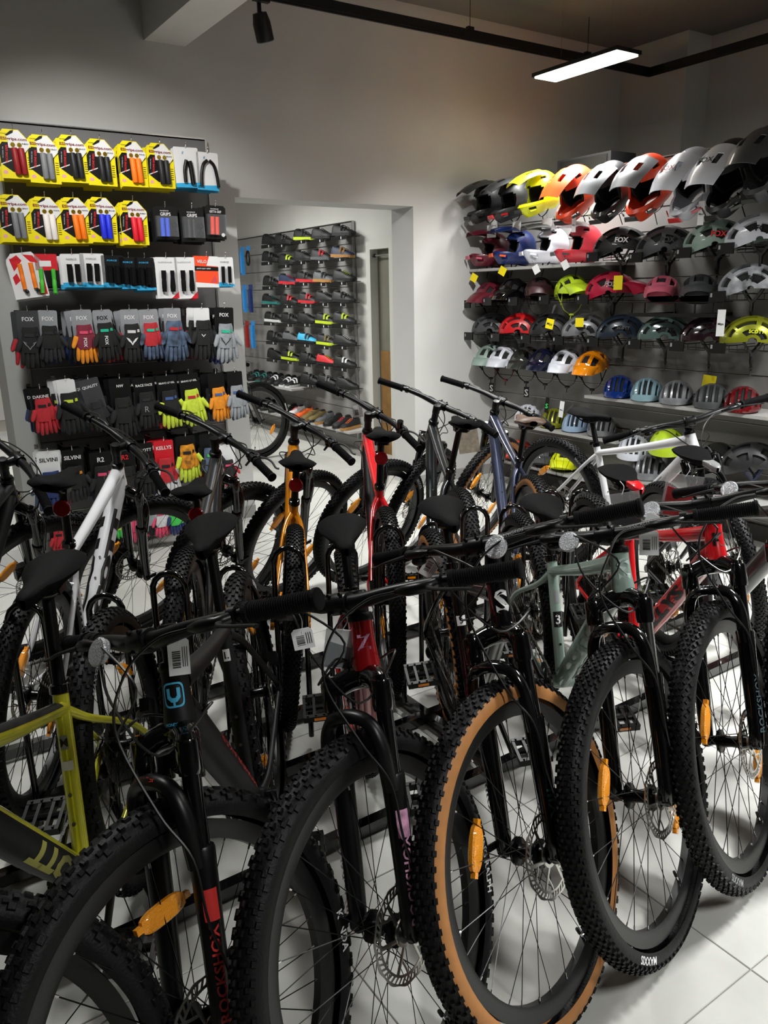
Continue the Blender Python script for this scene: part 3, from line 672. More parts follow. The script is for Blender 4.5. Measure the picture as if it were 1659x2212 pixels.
        for i in range(len(P)):
            p, q = P[i], P[(i + 1) % len(P)]; d = q - p; L_ = np.linalg.norm(d)
            if L_ < 1e-4: continue
            d = d / L_; w = np.cross(d, LAT); R3 = np.array([d, LAT, w]).T; B.box((p + q) / 2, (L_ * .95, .007 if i % 2 else .0045, .0085), R3)
        return B.mesh('chain', mat('chain_steel', '#4a4844', .4, 1.), False)
    link('chain', cached('chain', chain), root)
    def derail():
        B = mb()
        B.ball((.025, -.062, RW - .055), (.024, .014, .022)); B.box((.012, -.058, RW - .03), (.02, .008, .05)); B.box((.034, -.040, RW - .142), (.02, .002, .10)); B.box((.034, -.052, RW - .142), (.02, .002, .10))
        for z in (-.105, -.18): B.lathe([(.004, -.003), (.021, -.003), (.021, .003), (.004, .003)], (.035, -.046, RW + z), (0, 1, 0), 14, closed=True)
        return B.mesh('rear_derailleur', M_satin, True, 40)
    link('rear_derailleur', cached('derail', derail), root)
    mb().box((-.06, .06, RW + .075), (.06, .026, .035), ry(-.6)).obj('rear_brake_caliper', M_satin, root)
    # -------- extras
    if sp.get('rear_reflector'):
        p = bb + sdv * (sd - .115) + np.array([-.03, 0, 0]); mb().lathe([(.001, .004), (.024, .003), (.027, 0), (.027, -.008), (.001, -.008)], p, (-1, 0, .15), 20).box(p + np.array([.014, 0, 0]), (.03, .012, .02)).obj('rear_reflector', M_redr, root)
    if sp.get('front_reflector'):
        y0 = sp['front_reflector']; p = bar_pt(y0) + NN * .035 - U * .012; mb().lathe([(.001, .004), (.024, .0035), (.027, 0), (.025, -.010), (.001, -.012)], p, NN * .9 + U * .3, 22).obj('front_reflector', M_clear, root, M=MS); mb().cyl(bar_pt(y0) , p, .007, 8).obj('reflector_bracket', M_satin, root, M=MS)
    if sp.get('bell'):
        p = bar_pt(sp['bell']) + U * .022; mb().cyl(p - U * .012, p + U * .022, .015, 14).obj('bell', M_gloss, root, M=MS)
    sp['_bar'] = lambda y: root_world(root) @ np.append(ST(bar_pt(y)), 1)
    return root
def root_world(o):
    return M4(rz(o.rotation_euler[2]) @ ry(o.rotation_euler[1]) @ rx(o.rotation_euler[0]), tuple(o.location))
d2r = math.radians
def paint(name, col, **k):
    kw = dict(rough=.22, coat=.5, noise=.0); kw.update(k); return mat(name, col, **kw)
P_yel = paint('yellow_paint', '#d2cf3a', metal=.25); P_blk = paint('matte_black_paint', '#0f1011', rough=.5, coat=0., spec=.3); P_red = paint('metallic_red_paint', '#a3141a', metal=.35); P_gbl = paint('gloss_black_paint', '#0b0b0d', rough=.15)
P_sage = paint('sage_green_paint', '#93a79d', metal=.1); P_kred = paint('bright_red_paint', '#c5161d'); P_char = paint('charcoal_paint', '#1f2022', rough=.4); P_wht = paint('white_paint', '#cfcfd2'); P_grey = paint('metallic_grey_paint', '#3a3b3d', metal=.6, rough=.3)
P_or = paint('orange_paint', '#d5820f', metal=.25); P_flip = paint('blue_violet_paint', '#3a3f55', metal=.6, rough=.28); P_gunm = paint('gunmetal_paint', '#2b2e30', metal=.6, rough=.25)
M_lime = mat('lime_print', '#b9b657', .4); M_cyan = mat('cyan_print', '#4fb6e0', .4); M_rprint = mat('red_print', '#c2302c', .4); M_blkp = mat('black_print', '#0e0e0f', .35); M_sagep = mat('sage_print', '#6b8077', .4); M_pale = mat('pale_print', '#b8c9c4', .4)
M_holo = mat('holographic_print', '#d9a0c0', .3, .2, noise=.6, nscale=50); M_fr = mat('fork_grey_print', '#5b6f77', .4); M_gfr = mat('fork_green_print', '#22473f', .4)
FG = 'bicycles of the front row'; BG = 'bicycles of the back row'
BK = dict(
 F0=dict(pose=[0.48, 1.931, -2.082, 0.096, -1.08, 0.675, 1.09, 0.01, 0.365], paint=P_yel, dpanel=(.03, .9, -1.57, .35, P_blk), tpanel=P_blk, dtext=('SCOTT', M_lime, .05, .52, .050, -.55), tbold=.06, dtr=.036, tread='block', label='yellow and black hardtail bicycle cut off by the left edge of the picture', stl=.42, tyre_text='MAXXIS', tyre_text_mat=M_gry, rtext_at=1.0,
    seat_stickers=[(.72, .018, .03, M_gry, 'M', M_blkp), (.60, .028, .02, M_wht, None, None)]),
 F1=dict(pose=[0.8996, 1.9805, -2.0725, 0.1197, -0.7015, 0.6853, 1.1233, 0.0131, 0.3595], paint=P_blk, dtext=('MONDRAKER', M_rprint, .12, .72, .018, .25), tread='block', label='matte black bicycle with a blue shield badge on its head tube', stl=.47, dtr=.036, badge=('V', M_cyan, .04), badge2=('MONDRAKER', M_cyan, .045, .002), tyre_text='KENDA', tyre_text_mat=M_wht, text_at=3.5, fband=M_rprint,
    ftext=('ROCKSHOX', M_rprint, .02, .17, .016), arch_text=('RockShox', M_rprint), front_reflector=-.10, lower_mat=M_satin, seat_stickers=[(.93, .03, .018, M_wht, None, None), (.78, .018, .03, M_wht, 'L', M_blkp)], frefl=(1.75, -.75)),
 F2=dict(pose=[1.2448, 1.9988, -2.0574, 0.0754, -0.7227, 0.6143, 1.1408, -0.0068, 0.366], paint=P_red, tread='trail', label='metallic red bicycle with black fork in the middle of the front row', tyre_text='RACING RALPH', tyre_text_mat=M_wht, text_at=3.45, fband=M_holo, ftext=('ROCKSHOX', M_holo, .02, .18, .017), badge=('Z', M_holo, .03), lower_mat=M_satin, frefl=()),
 F3=dict(pose=[1.6137, 1.991, -2.0469, 0.0931, -0.7981, 0.6132, 1.1371, 0.0412, 0.3601], paint=P_gbl, tread='trail', tan=True, label='gloss black bicycle with tan sidewall tyres and a white S badge', badge=('S', M_wht, .032), tyre_text='MAXXIS', tyre_text_mat=M_blkp, text_at=-.7, btext=('SYNCROS', .10), ftext=('XIII', M_gfr, .08, .14, .02), front_reflector=.07, seat_stickers=[(.62, .03, .03, M_wht, '3', M_blkp)], frefl=(.75, -2.35)),
 F4=dict(pose=[1.9529, 1.97, -2.0628, 0.0338, -0.79, 0.5673, 1.13, -0.0002, 0.3314], paint=P_sage, dtext=('SCOTT', M_sagep, .10, .62, .045, -.65), tbold=.06, btext=('SYNCROS', .085), tread='dense', label='sage green hardtail bicycle with the silver fork stanchions', badge=('S', M_pale, .034), tyre_text='MAXXIS', tyre_text_mat=M_wht, text_at=-.8, stl=.40, stanchion=M_chrome, front_reflector=-.09, frefl=(.75, -2.35), seat_stickers=[(.68, .02, .04, M_gry, None, None), (.5, .03, .05, M_blkp, '3', M_wht)]),
 F5=dict(pose=[2.3646, 2.0089, -2.0805, 0.0133, -0.7874, 0.6018, 1.1674, 0.01, 0.365], paint=P_kred, dtext=('KELLYS', M_blkp, .12, .70, .042, -.5), tbold=.05, tread='diamond', label='bright red bicycle with black lettering and a red nosed saddle', race=True, saddle_mats=[M_sadl, mat('red_saddle_nose', '#c41820', .25)], badge=('K', M_blkp, .034), ftext=('ROCKSHOX', M_fr, .03, .18, .016), arch_text=('RECON', M_gry), front_reflector=-.14, frefl=(.8, -2.3), tyre_text='MAXXIS', text_at=-.7, tyre_text_mat=M_gry),
 F6=dict(pose=[2.745, 1.97, -2.09, 0.01, -0.79, 0.63, 1.14, 0.014, 0.36], paint=P_char, tread='trail', label='charcoal bicycle with a grey nosed saddle at the right edge of the picture', race=True, saddle_mats=[M_sadl, mat('grey_saddle_nose', '#7c7d7d', .25)], front_reflector=-.16, dtr=.036),
 B0=dict(pose=[-.12, 2.402, 1.05, .11, -.8, .70, 1.17, .03, .37], paint=P_blk, tread='trail', label='black bicycle behind the yellow one, mostly beyond the left edge', tyre_text='MAXXIS', tyre_text_mat=M_gry, text_at=1.4),
 B1=dict(pose=[.278, 2.402, 1.044, .112, -.813, .727, 1.18, .034, .375], paint=P_wht, dtext=('SCOTT', M_blkp, .06, .80, .046, .52), tbold=.09, dtr=.036, tread='trail', label='glossy white hardtail bicycle with large black letters on the down tube', rear_reflector=True, tyre_text='KENDA', tyre_text_mat=M_gry, rtext_at=1.2, ftext=('X-FUSION', M_gry, .02, .15, .012)),
 B2=dict(pose=[.763, 2.369, 1.06, .05, -.789, .613, 1.11, .015, .371], paint=P_grey, tread='trail', label='metallic dark grey bicycle between the white and the orange one', rear_reflector=True),
 B3=dict(pose=[1.141, 2.402, 1.103, .0995, -.8, .665, 1.13, .027, .36], paint=P_or, tread='dense', label='orange hardtail bicycle seen straight from behind', rear_reflector=True, tyre_text=None, tilt=.0),
 B4=dict(pose=[1.577, 2.369, 1.082, .023, -.95, .72, 1.138, .038, .367], paint=P_kred, tread='dense', label='red bicycle of the back row with a black down tube field', rear_reflector=True, bell=-.19, tyre_text='MAXXIS', tyre_text_mat=M_gry, text_at=.8, dpanel=(.25, .98, .3, 1.57, P_blk)),
 B5=dict(pose=[1.939, 2.488, 1.089, .14, -.66, .72, 1.115, .035, .351], paint=P_gunm, tread='trail', label='gunmetal bicycle with a care leaflet hanging from its saddle'),
 B6=dict(pose=[2.38, 2.428, 1.056, .052, -.782, .683, 1.167, .007, .36], paint=P_flip, tread='trail', tan=True, label='blue violet bicycle with a brown saddle and tan sidewall tyres', saddle_mats=[mat('brown_saddle', '#5a4436', .5), M_sadl]),
 B7=dict(pose=[3.212, 3.017, -1.662, .05, -.6, .63, 1.157, .007, .367], paint=P_wht, dtext=('SCOTT', M_gry, .12, .7, .03, -.1), tread='trail', label='white bicycle standing apart before the helmet wall, facing the camera', tyre_text='MAXXIS', tyre_text_mat=M_gry, rtext_at=.9),
)
for k, sp in BK.items():
    sp['group'] = FG if k[0] == 'F' else BG
    make_bike(sp)
# ------------------------------------------------------------------ the rack the rear wheels stand in
rk = thing('bicycle_rack', 'black tubular floor rack with a row of wheel hoops', 'bike rack', (1.4, 2.2, 0))
def rl(B): return B.xf(M4(t=(-1.4, -2.2, 0)))
for yy in (1.67, 2.06, 2.36, 2.71): rl(mb().box((1.3, yy, .03), (3.9, .035, .035))).obj('floor_rail', M_gloss, rk, smooth=False)
for xx in (-.55, .45, 1.55, 2.62, 3.2): rl(mb().box((xx, 2.19, .03), (.03, 1.07, .03))).obj('cross_rail', M_gloss, rk, smooth=False)
HP = [(-.11, 2.2, 0, .74)] + [(.287 + .4 * i, 2.2, 1, .735) for i in range(6)] + [(.50 + .398 * i, 2.21, 0, .705) for i in range(6)]
for x, y, k, z in HP:
    hd = 1.05; w = np.array([math.sin(hd), -math.cos(hd), 0]) * .048; c = np.array([x, y, 0]); P = [c - w + np.array([0, 0, .04]), c - w + np.array([0, 0, z - .06])]
    P += [c + w * -math.cos(t) + np.array([0, 0, z - .05 + .05 * math.sin(t)]) for t in np.linspace(.2, math.pi - .2, 7)]; P += [c + w + np.array([0, 0, z - .06]), c + w + np.array([0, 0, .04])]
    rl(mb().tube(P, .0095, 10)).obj('wheel_hoop', M_gloss, rk)
# ------------------------------------------------------------------ accessory wall: slat panel, hooks, grip packs, gloves
M_slat = mat('dark_slat_board', '#727274', .45, noise=.06, nscale=6); M_alu = mat('aluminium_trim', '#b9b9b8', .3, 1.); M_slot = mat('slat_groove', '#1c1c1d', .6)
M_black = mat('black_card', '#0a0a0b', .45, spec=.35); M_ylw = mat('yellow_card', '#e6d50e', .4); M_wcard = mat('white_card', '#d9d9da', .4); M_gcard = mat('grey_card', '#8a8c90', .45); M_dgcard = mat('charcoal_card', '#3a3b3e', .45)
M_mar = mat('maroon_print', '#6d1a20', .5); M_rprt = mat('scarlet_print', '#d21f24', .45); M_cyanp = mat('sky_print', '#2f9fd0', .45); M_orp = mat('orange_card', '#ea4a22', .45); M_redc = mat('red_card', '#c41826', .45)
M_brass = mat('brass_plug', '#c8a83a', .25, .9); M_film = mat('clear_blister', '#d8dde0', .12, alpha=.10, spec=.8); M_green = mat('green_sticker', '#39d65a', .5); M_pink = mat('pink_flag', '#e09aa6', .5)
def gripmat(n, c): return mat('silicone_' + n, c, .55)
SP = .1473
def slat_panel(name, label, origin, ux, length, z0, z1, m_, pitch=SP, skip=None):
    """boards with grooves; ux = unit direction along the wall, the face looks along cross(ux, z)"""
    p = thing(name, label, 'slat panel', origin)
    a = math.atan2(ux[1], ux[0]); R3 = rz(a); nrow = int(math.ceil((z1 - z0) / pitch)); me = None
    top = z1
    bd = mb().box((length / 2, .0, -pitch / 2 - .002), (length, .016, pitch - .009)).mesh('slat_board', m_, smooth=False)
    for i in range(nrow):
        h = min(pitch, top - z0)
        if h < .03: break
        o = link('slat_board', bd, p, M4(R3, (0, 0, top - origin[2]))); 
        if h < pitch: o.matrix_local = Matrix((M4(R3, (0, 0, top - origin[2])) @ np.diag([1, 1, h / pitch, 1])).tolist())
        top -= pitch
    zc = (z0 + z1) / 2 - origin[2]
    mb().box((length / 2, .012, zc), (length, .008, z1 - z0)).xf(M4(R3)).obj('backing', M_slot, p, smooth=False)
    def ins():
        return mb().box((length / 2, -.002, 0), (length, .010, .0035)).mesh('groove_insert', M_alu, smooth=False)
    im = ins(); t = z1 - pitch
    while t > z0: link('groove_insert', im, p, M4(R3, (0, 0, t - origin[2] - .0035))); t -= pitch
    for x in (0, length): mb().box((x, -.004, zc), (.012, .028, z1 - z0)).xf(M4(R3)).obj('edge_trim', M_alu, p, smooth=False)
    mb().box((length / 2, -.004, z1 - origin[2] + .003), (length, .028, .006)).xf(M4(R3)).obj('edge_trim', M_alu, p, smooth=False)
    return p
slat_panel('slat_panel', 'dark grey slat panel holding grips and gloves', (.872, 5.030, .07), (1, 0), 1.2, .07, 2.47, M_slat)

def hook(x, z, y=4.715):
    B = mb().tube(spline([(0, 5.02 - y, 0), (0, .05, 0), (0, 0, .006), (0, -.012, .022), (0, -.014, .034)], 4), .0024, 6); B.ball((0, -.014, .036), .0035, 6, 5); B.box((0, 5.018 - y, -.012), (.03, .004, .05))
    return cached('hook', lambda: B.mesh('display_hook', M_chrome))
ORD = ['first', 'second', 'third', 'fourth', 'fifth', 'sixth', 'seventh', 'eighth', 'ninth', 'tenth', 'eleventh', 'twelfth', 'thirteenth']
def put_hook(x, z, i, row):
    o = link('display_hook', hook(x, z)); o.location = (x, 4.715, z - .012)
    tag(o, 'chrome wire hook, %s in the %s row of the dark slat panel' % (ORD[i], row), 'hook', 'hooks on the dark slat panel')
def esi_card():
    w, h = .155, .236; B = mb(); P = [(-w / 2, -h), (w / 2, -h), (w / 2, -.055), (w / 2 - .05, .0), (-w / 2 + .03, 0), (-w / 2, -.035)]
    T = M4(np.array([[1, 0, 0], [0, 0, -1], [0, 1, 0]]))     # drawing plane (x, z), thickness towards -y
    B.prism(P, -.0015, .0015, T, 0)
    def fld(poly, k, mi): B.prism(poly, .0012, .0016 + k * .0003, T, mi)
    fld([(-w / 2 + .002, -.165), (-w / 2 + .002, -.085), (-w / 2 + .02, -.062), (.035, -.062), (.05, -.08), (.05, -.205), (-.02, -.205)], 1, 1)           # black
    fld([(-.03, -.088), (-.03, -.05), (-.035, -.03), (.012, -.004), (w / 2 - .052, -.003), (w / 2 - .003, -.057), (w / 2 - .003, -.075), (.038, -.118), (.03, -.092)], 2, 2)   # white
    fld([(-.012, -.006), (.004, -.003), (.0, -.016), (-.03, -.032), (-.04, -.03)], 3, 1)
    fld([(w / 2 - .003, -.085), (w / 2 - .003, -.078), (.04, -.125), (.036, -.122)], 3, 1)
    fld([(-w / 2 + .004, -.17), (-w / 2 + .004, -.165), (-.022, -.145), (-.022, -.150)], 3, 2)
    for q in range(6): fld([(.055, -.13 - q * .011), (.071, -.13 - q * .011), (.071, -.1335 - q * .011), (.055, -.1335 - q * .011)], 2, 1)
    fld([(-.058 + .012 * math.cos(t), -.206 + .009 * math.sin(t)) for t in np.linspace(0, 2 * np.pi, 10, endpoint=False)], 2, 4)
    ux, uz = (1, 0, 0), (0, 0, 1)
    text_plane(B, 'ESIgrips.com', (.0, -.0028, -.047), ux, uz, width=.125, height=.019, bold=.03, mi=3)
    text_plane(B, 'SILICONE GRIPS', (-.043, -.0026, -.118), (.10, 0, .995), (-.995, 0, .10), width=.085, height=.011, bold=.02, mi=5)
    text_plane(B, 'THE ORIGINAL 100%', (-.060, -.0026, -.112), (.10, 0, .995), (-.995, 0, .10), width=.055, height=.005, bold=.0, mi=2)
    text_plane(B, 'CHUNKY', (-.045, -.0022, -.022), ux, uz, width=.03, height=.005, bold=.02, mi=1)
    return B.mesh('card', [M_ylw, M_black, M_wcard, M_mar, M_pink, M_rprt], False)
def esi_grips(mats): 
    B = mb()
    for x in (-.006, .026): B.lathe([(.001, 0), (.0135, -.001), (.0155, -.004), (.0155, -.124), (.013, -.128), (.001, -.128)], (x, -.014, -.088), (0.02 if x < 0 else .03, 0, 1), 14)
    return B
GC = {'red': '#8c1519', 'grey': '#77797b', 'black': '#17171a', 'orange': '#f0780a', 'white': '#e6dfda', 'blue': '#1c2bd0', 'red2': '#d8152b'}
GW = {'red': 'RED', 'grey': 'GRAY', 'black': 'BLACK', 'orange': 'ORANGE', 'white': 'WHITE', 'blue': 'BLUE', 'red2': 'RED'}
def esi(x, z, k, label, y=4.715, tilt=0., group='yellow silicone grip cards', full=True):
    t = thing('grip_pack', label, 'grip pack', (x, y, z), (0, tilt, 0), group)
    link('card', cached('esi_card', esi_card), t)
    def one():
        return mb().lathe([(.001, 0), (.0135, -.001), (.0155, -.004), (.0155, -.124), (.013, -.128), (.001, -.128)], (0, 0, 0), (0, 0, 1), 14).mesh('grip', gripmat('base', '#888888'), True, 40)
    for xx, a in ((-.006, .05), (.026, .05)):
        link('grip', cached('esi_grip', one), t, M4(ry(-a), (xx, -.014, -.088)), mats=[gripmat(k, GC[k])])
        if full: link('end_plug', cached('esi_plug', lambda: mb().lathe([(.001, .003), (.010, .003), (.0118, 0), (.0118, -.003)], (0, 0, 0), (0, -1, 0), 16).mesh('end_plug', M_brass)), t, M4(t=(xx - .002, -.004, -.073)))
    if full:
        q = mb(); text_plane(q, GW[k], (.053, -.0028, -.066), (1, 0, 0), (0, 0, 1), height=.007, width=.032, bold=.02); q.obj('colour_name', M_black, t, smooth=False)
    return t
def card_poly(w, h, r=.012, hole=True):
    return [(-w / 2, -h), (w / 2, -h), (w / 2, -r), (w / 2 - r, 0), (-w / 2 + r, 0), (-w / 2, -r)]
TXZ = M4(np.array([[1, 0, 0], [0, 0, -1], [0, 1, 0]]))
def grip_pair(B, xs, z0, L, r, y, mi=0, flare=False, ridged=True):
    for x in xs:
        pr = [(.001, 0), (r, 0)]
        n = 9 if ridged else 2
        for k in range(n): zz = -.003 - k * (L - .006) / n; pr += [(r, zz), (r, zz - (L - .006) / n * .7), (r * .93, zz - (L - .006) / n * .75), (r * .93, zz - (L - .006) / n * .98)]
        if flare: pr = [(.001, 0), (r, 0), (r, -L * .3), (r * 1.35, -L * .75), (r * 1.2, -L * .97)]
        pr += [(r, -L), (.001, -L)]; B.lathe(pr, (x, y, z0), (.03, 0, 1), 12, mi=mi)
def pack_parts(t, key, w, h, full=True):
    X, Z = (1, 0, 0), (0, 0, 1)
    def P(poly, a, b, m_, name): mb().prism(poly, a, b, TXZ).obj(name, m_, t, smooth=False)
    def T(s, c, ht, m_, wd=None, name='print', bold=.02): q = mb(); text_plane(q, s, (c[0], -.004, c[1]), X, Z, height=ht, width=wd, bold=bold); q.obj(name, m_, t, smooth=False)
    rc = [(-w / 2, -h), (w / 2, -h), (w / 2, 0), (-w / 2, 0)]
    if key in ('clear', 'curve'):
        P(card_poly(w, h, .006), -.001, .001, M_wcard, 'card'); P([(-w / 2, -h), (w / 2, -h), (w / 2, -h + .03), (-w / 2, -h + .022)], .001, .0016, M_cyanp, 'print_field'); T('//', (-.02, -.03), .014, M_cyanp)
        B = mb()
        if key == 'curve': B.tube(spline([(-.045, -.012, -.19), (-.042, -.012, -.12), (-.03, -.012, -.07), (-.005, -.012, -.045)], 5), .0095, 10); B.tube(spline([(.06, -.012, -.19), (.05, -.012, -.12), (.035, -.012, -.07), (.008, -.012, -.045)], 5), .0095, 10)
        else: B.tube(spline([(-.02, -.012, -.19), (-.018, -.012, -.12), (-.004, -.012, -.07)], 5), .010, 10); B.tube(spline([(.025, -.014, -.2), (.02, -.014, -.12), (.014, -.014, -.075)], 5), .0135, 10)
        B.obj('bar_end', M_satin, t)
    elif key.startswith('grips') or key == 'getta':
        P(card_poly(w, h, .014), -.0015, .0015, M_black, 'card')
        T('GRIPS' if key != 'getta' else 'GETTA GRIP', (.0, -.042 if key != 'getta' else -.035), .018 if key != 'getta' else .014, M_wcard, .062 if key != 'getta' else .075); T('RACEFACE', (-.005, -.024 if key != 'getta' else -.02), .006, M_wcard, .05)
        B = mb(); grip_pair(B, (-.025, .005), -.065, .10, .0125, -.014); B.obj('grip', gripmat(key, {'grips_blue': '#1c4fd8', 'grips_black': '#151517', 'getta': '#e23a1e'}[key]), t)
        if key != 'getta':
            for zz in (-.10, -.145): mb().lathe([(.012, -.004), (.016, -.004), (.016, .006), (.012, .006)], (.045, -.010, zz), (0, -1, 0), 14, closed=True).obj('lock_ring', M_gloss, t)
        else: mb().lathe([(.001, .001), (.011, .001), (.011, 0)], (.045, -.0017, -h + .025), (0, -1, 0), 14).obj('round_sticker', M_wcard, t)
        mb().box((-.0, -.014, -.11), (w * .86, .03, h * .62)).obj('blister', M_film, t, smooth=False)
    elif key == 'maxxi':
        P([(-w / 2, -h), (w / 2, -h), (w / 2, -.05), (w / 2 - .04, 0), (-w / 2 + .03, 0), (-w / 2, -.03)], -.001, .001, M_wcard, 'card')
        for pl in ([(-.07, -.03), (-.03, -.01), (-.01, -.04), (-.06, -.09)], [(.0, -.01), (.05, -.02), (.07, -.06), (.03, -.05)], [(-.075, -.12), (-.05, -.10), (-.04, -.14), (-.07, -.16)], [(.05, -.16), (.08, -.14), (.08, -h + .01), (.04, -h + .01)]): P(pl, .001, .0015, M_redc, 'print_field')
        T('MAXXI', (-.045, -.028), .010, M_redc, .05); B = mb(); grip_pair(B, (-.028, .028), -.055, .13, .0115, -.013, ridged=False); B.obj('grip', gripmat('orange', '#f0780a'), t)
        for xx in (-.024, .032): mb().ball((xx, -.012, -.2), .012, 10, 7).obj('end_plug', M_gloss, t)
    elif key == 'redgreen':
        P([(-w / 2, -.085), (w / 2, -.085), (w / 2, 0), (-w / 2, 0)], -.001, .001, M_redc, 'card'); P([(-w / 2, -.17), (w / 2, -.17), (w / 2, -.085), (-w / 2, -.085)], -.001, .0005, M_black, 'card'); P([(-.035, -.065), (.025, -.065), (.025, -.035), (-.035, -.035)], .001, .0015, M_wcard, 'label'); B = mb(); grip_pair(B, (-.034, .030), -.078, .125, .0115, -.012, ridged=False); B.obj('grip', gripmat('green', '#44b233'), t)
    elif key.startswith('fast') or key == 'force':
        wc = M_wcard if key != 'fast_b' else M_black
        P(card_poly(w, h, .006), -.001, .001, wc, 'card'); P([(-w / 2, -h), (w / 2, -h), (w / 2, -h + .014), (.01, -h + .014), (-.01, -h + .026), (-w / 2, -h + .026)], .001, .0016, M_cyanp, 'print_field'); T('FORCE', (-.005, -.028), .009, M_cyanp if key == 'fast_b' else M_gcard, .055)
        B = mb(); grip_pair(B, (-.022, .020), -.055, .095, .0145 if key != 'force' else .011, -.014); B.obj('grip', M_grip, t)
        if key == 'force': P([(-.03, -h + .03), (-.012, -h + .03), (-.012, -h + .038), (-.03, -h + .038)], .001, .002, M_green, 'sticker')
    elif key == 'sup':
        P(card_poly(w, h, .004), -.001, .001, M_wcard, 'card'); T('SUPERIOR', (-.005, -.028), .008, M_gcard, .085, bold=0); P([(.02, -h), (w / 2, -h), (w / 2, -h + .04)], .001, .0016, M_redc, 'print_field')
        B = mb(); grip_pair(B, (-.022,), -.075, .12, .014, -.015, ridged=False); grip_pair(B, (.030,), -.075, .12, .012, -.015, flare=True, ridged=False); B.obj('grip', M_grip, t)
    elif key == 'velo':
        P(rc, -.02, .001, M_orp, 'card'); P([(-w / 2, -.085), (w / 2, -.085), (w / 2, -.062), (-w / 2, -.058)], .001, .0014, M_black, 'print_field'); P([(.0, -.055), (w / 2, -.058), (w / 2, 0), (.02, 0)], .001, .0014, M_wcard, 'print_field'); P([(-w / 2, -h), (w / 2, -h), (w / 2, -h + .02), (-w / 2, -h + .03)], .001, .0014, M_wcard, 'print_field')
        T('VELO', (-.03, -.032), .018, M_wcard, .06); T('ANTI-SLIP GRIP', (-.02, -.072), .007, M_wcard, .09); P([(.02, -.155), (.065, -.15), (.05, -.11)], .001, .0018, gripmat('rose', '#c8434a'), 'window')
def pack(key, x, z, h, w, label, y=4.715, tilt=0., group='grip packs on the dark slat panel'):
    t = thing('grip_pack', label, 'grip pack', (x, y, z), (0, tilt, 0), group); pack_parts(t, key, w, h); return t
def clone(t, dx, dy, dz, label, tilt=0.):
    r = t.copy(); COL.objects.link(r); r.location = (t.location[0] + dx, t.location[1] + dy, t.location[2] + dz); r.rotation_euler = (0, t.rotation_euler[1] + tilt, 0); r['label'] = label
    for ch in t.children:
        c = ch.copy(); COL.objects.link(c); c.parent = r
    return r
ROW1 = [('esi_red', 0.899, 2.378, 2.152, 0.14), ('esi_grey', 1.039, 2.363, 2.132, 0.147), ('esi_black', 1.186, 2.375, 2.129, 0.162), ('esi_black', 1.334, 2.367, 2.134, 0.151), ('esi_orange', 1.508, 2.371, 2.136, 0.173), ('esi_black', 1.667, 2.372, 2.139, 0.163), ('clear', 1.819, 2.364, 2.147, 0.149), ('curve', 1.95, 2.346, 2.139, 0.134)]
ROW2 = [('esi_grey', 0.857, 2.063, 1.844, 0.141), ('esi_white', 1.014, 2.059, 1.847, 0.147), ('esi_orange', 1.16, 2.063, 1.847, 0.169), ('esi_blue', 1.31, 2.07, 1.845, 0.158), ('esi_red2', 1.482, 2.06, 1.843, 0.156), ('grips_blue', 1.666, 2.038, 1.857, 0.144), ('grips_black', 1.826, 2.036, 1.846, 0.149), ('getta', 1.976, 2.055, 1.865, 0.131)]
ROW3 = [('maxxi', 0.863, 1.776, 1.542, 0.174), ('redgreen', 0.98, 1.77, 1.565, 0.115), ('fast_w', 1.117, 1.772, 1.595, 0.126), ('fast_w', 1.224, 1.775, 1.593, 0.134), ('fast_b', 1.337, 1.766, 1.592, 0.128), ('fast_b', 1.425, 1.757, 1.583, 0.104), ('fast_b', 1.517, 1.755, 1.574, 0.114), ('sup', 1.644, 1.758, 1.525, 0.132), ('sup', 1.759, 1.759, 1.522, 0.127), ('velo', 1.895, 1.766, 1.585, 0.151), ('force', 2.016, 1.761, 1.589, 0.104)]
DESC = {'clear': 'clear carded pack with black bar ends', 'curve': 'clear pack with two curved bar ends', 'grips_blue': 'black blister pack with blue grips', 'grips_black': 'black blister pack with black grips', 'getta': 'black card with bright red grips', 'maxxi': 'white and red card with two orange grips', 'redgreen': 'red topped card with two green grips', 'fast_w': 'white card with black grips and blue foot', 'fast_b': 'black card with black grips and blue foot', 'sup': 'tall white card with ergonomic black grips', 'velo': 'orange box with a red window', 'force': 'narrow white card with green sticker'}
RN = ['top', 'second', 'third']
for ri, row in enumerate((ROW1, ROW2, ROW3)):
    for i, (k, x, zt, zb, w) in enumerate(row):
        pos = '%s in the %s grip row' % (ORD[i], RN[ri])
        put_hook(x, zt, i, RN[ri]); tl = random.uniform(-.02, .03); nb = 4 if ri < 2 else 2
        if k.startswith('esi'):
            c = k[4:]; nm = {'red2': 'bright red', 'red': 'dark red'}.get(c, c); t = esi(x, zt, c, 'front yellow card with %s silicone grips, %s' % (nm, pos), tilt=tl)
            what = 'yellow card with %s silicone grips' % nm
        else:
            t = pack(k, x, zt, zt - zb, w, 'front %s, %s' % (DESC[k], pos), tilt=(-.12 if k == 'maxxi' else tl)); what = DESC[k]
        if k in ('maxxi', 'redgreen', 'velo', 'force'): nb = 1
        for q in range(nb): clone(t, random.uniform(-.006, .006), .034 * (q + 1), -random.uniform(.0, .012), '%s %s on %s hook, %s grip row' % (ORD[q + 1], what.replace(' silicone', ''), ORD[i], RN[ri]), random.uniform(-.03, .03))

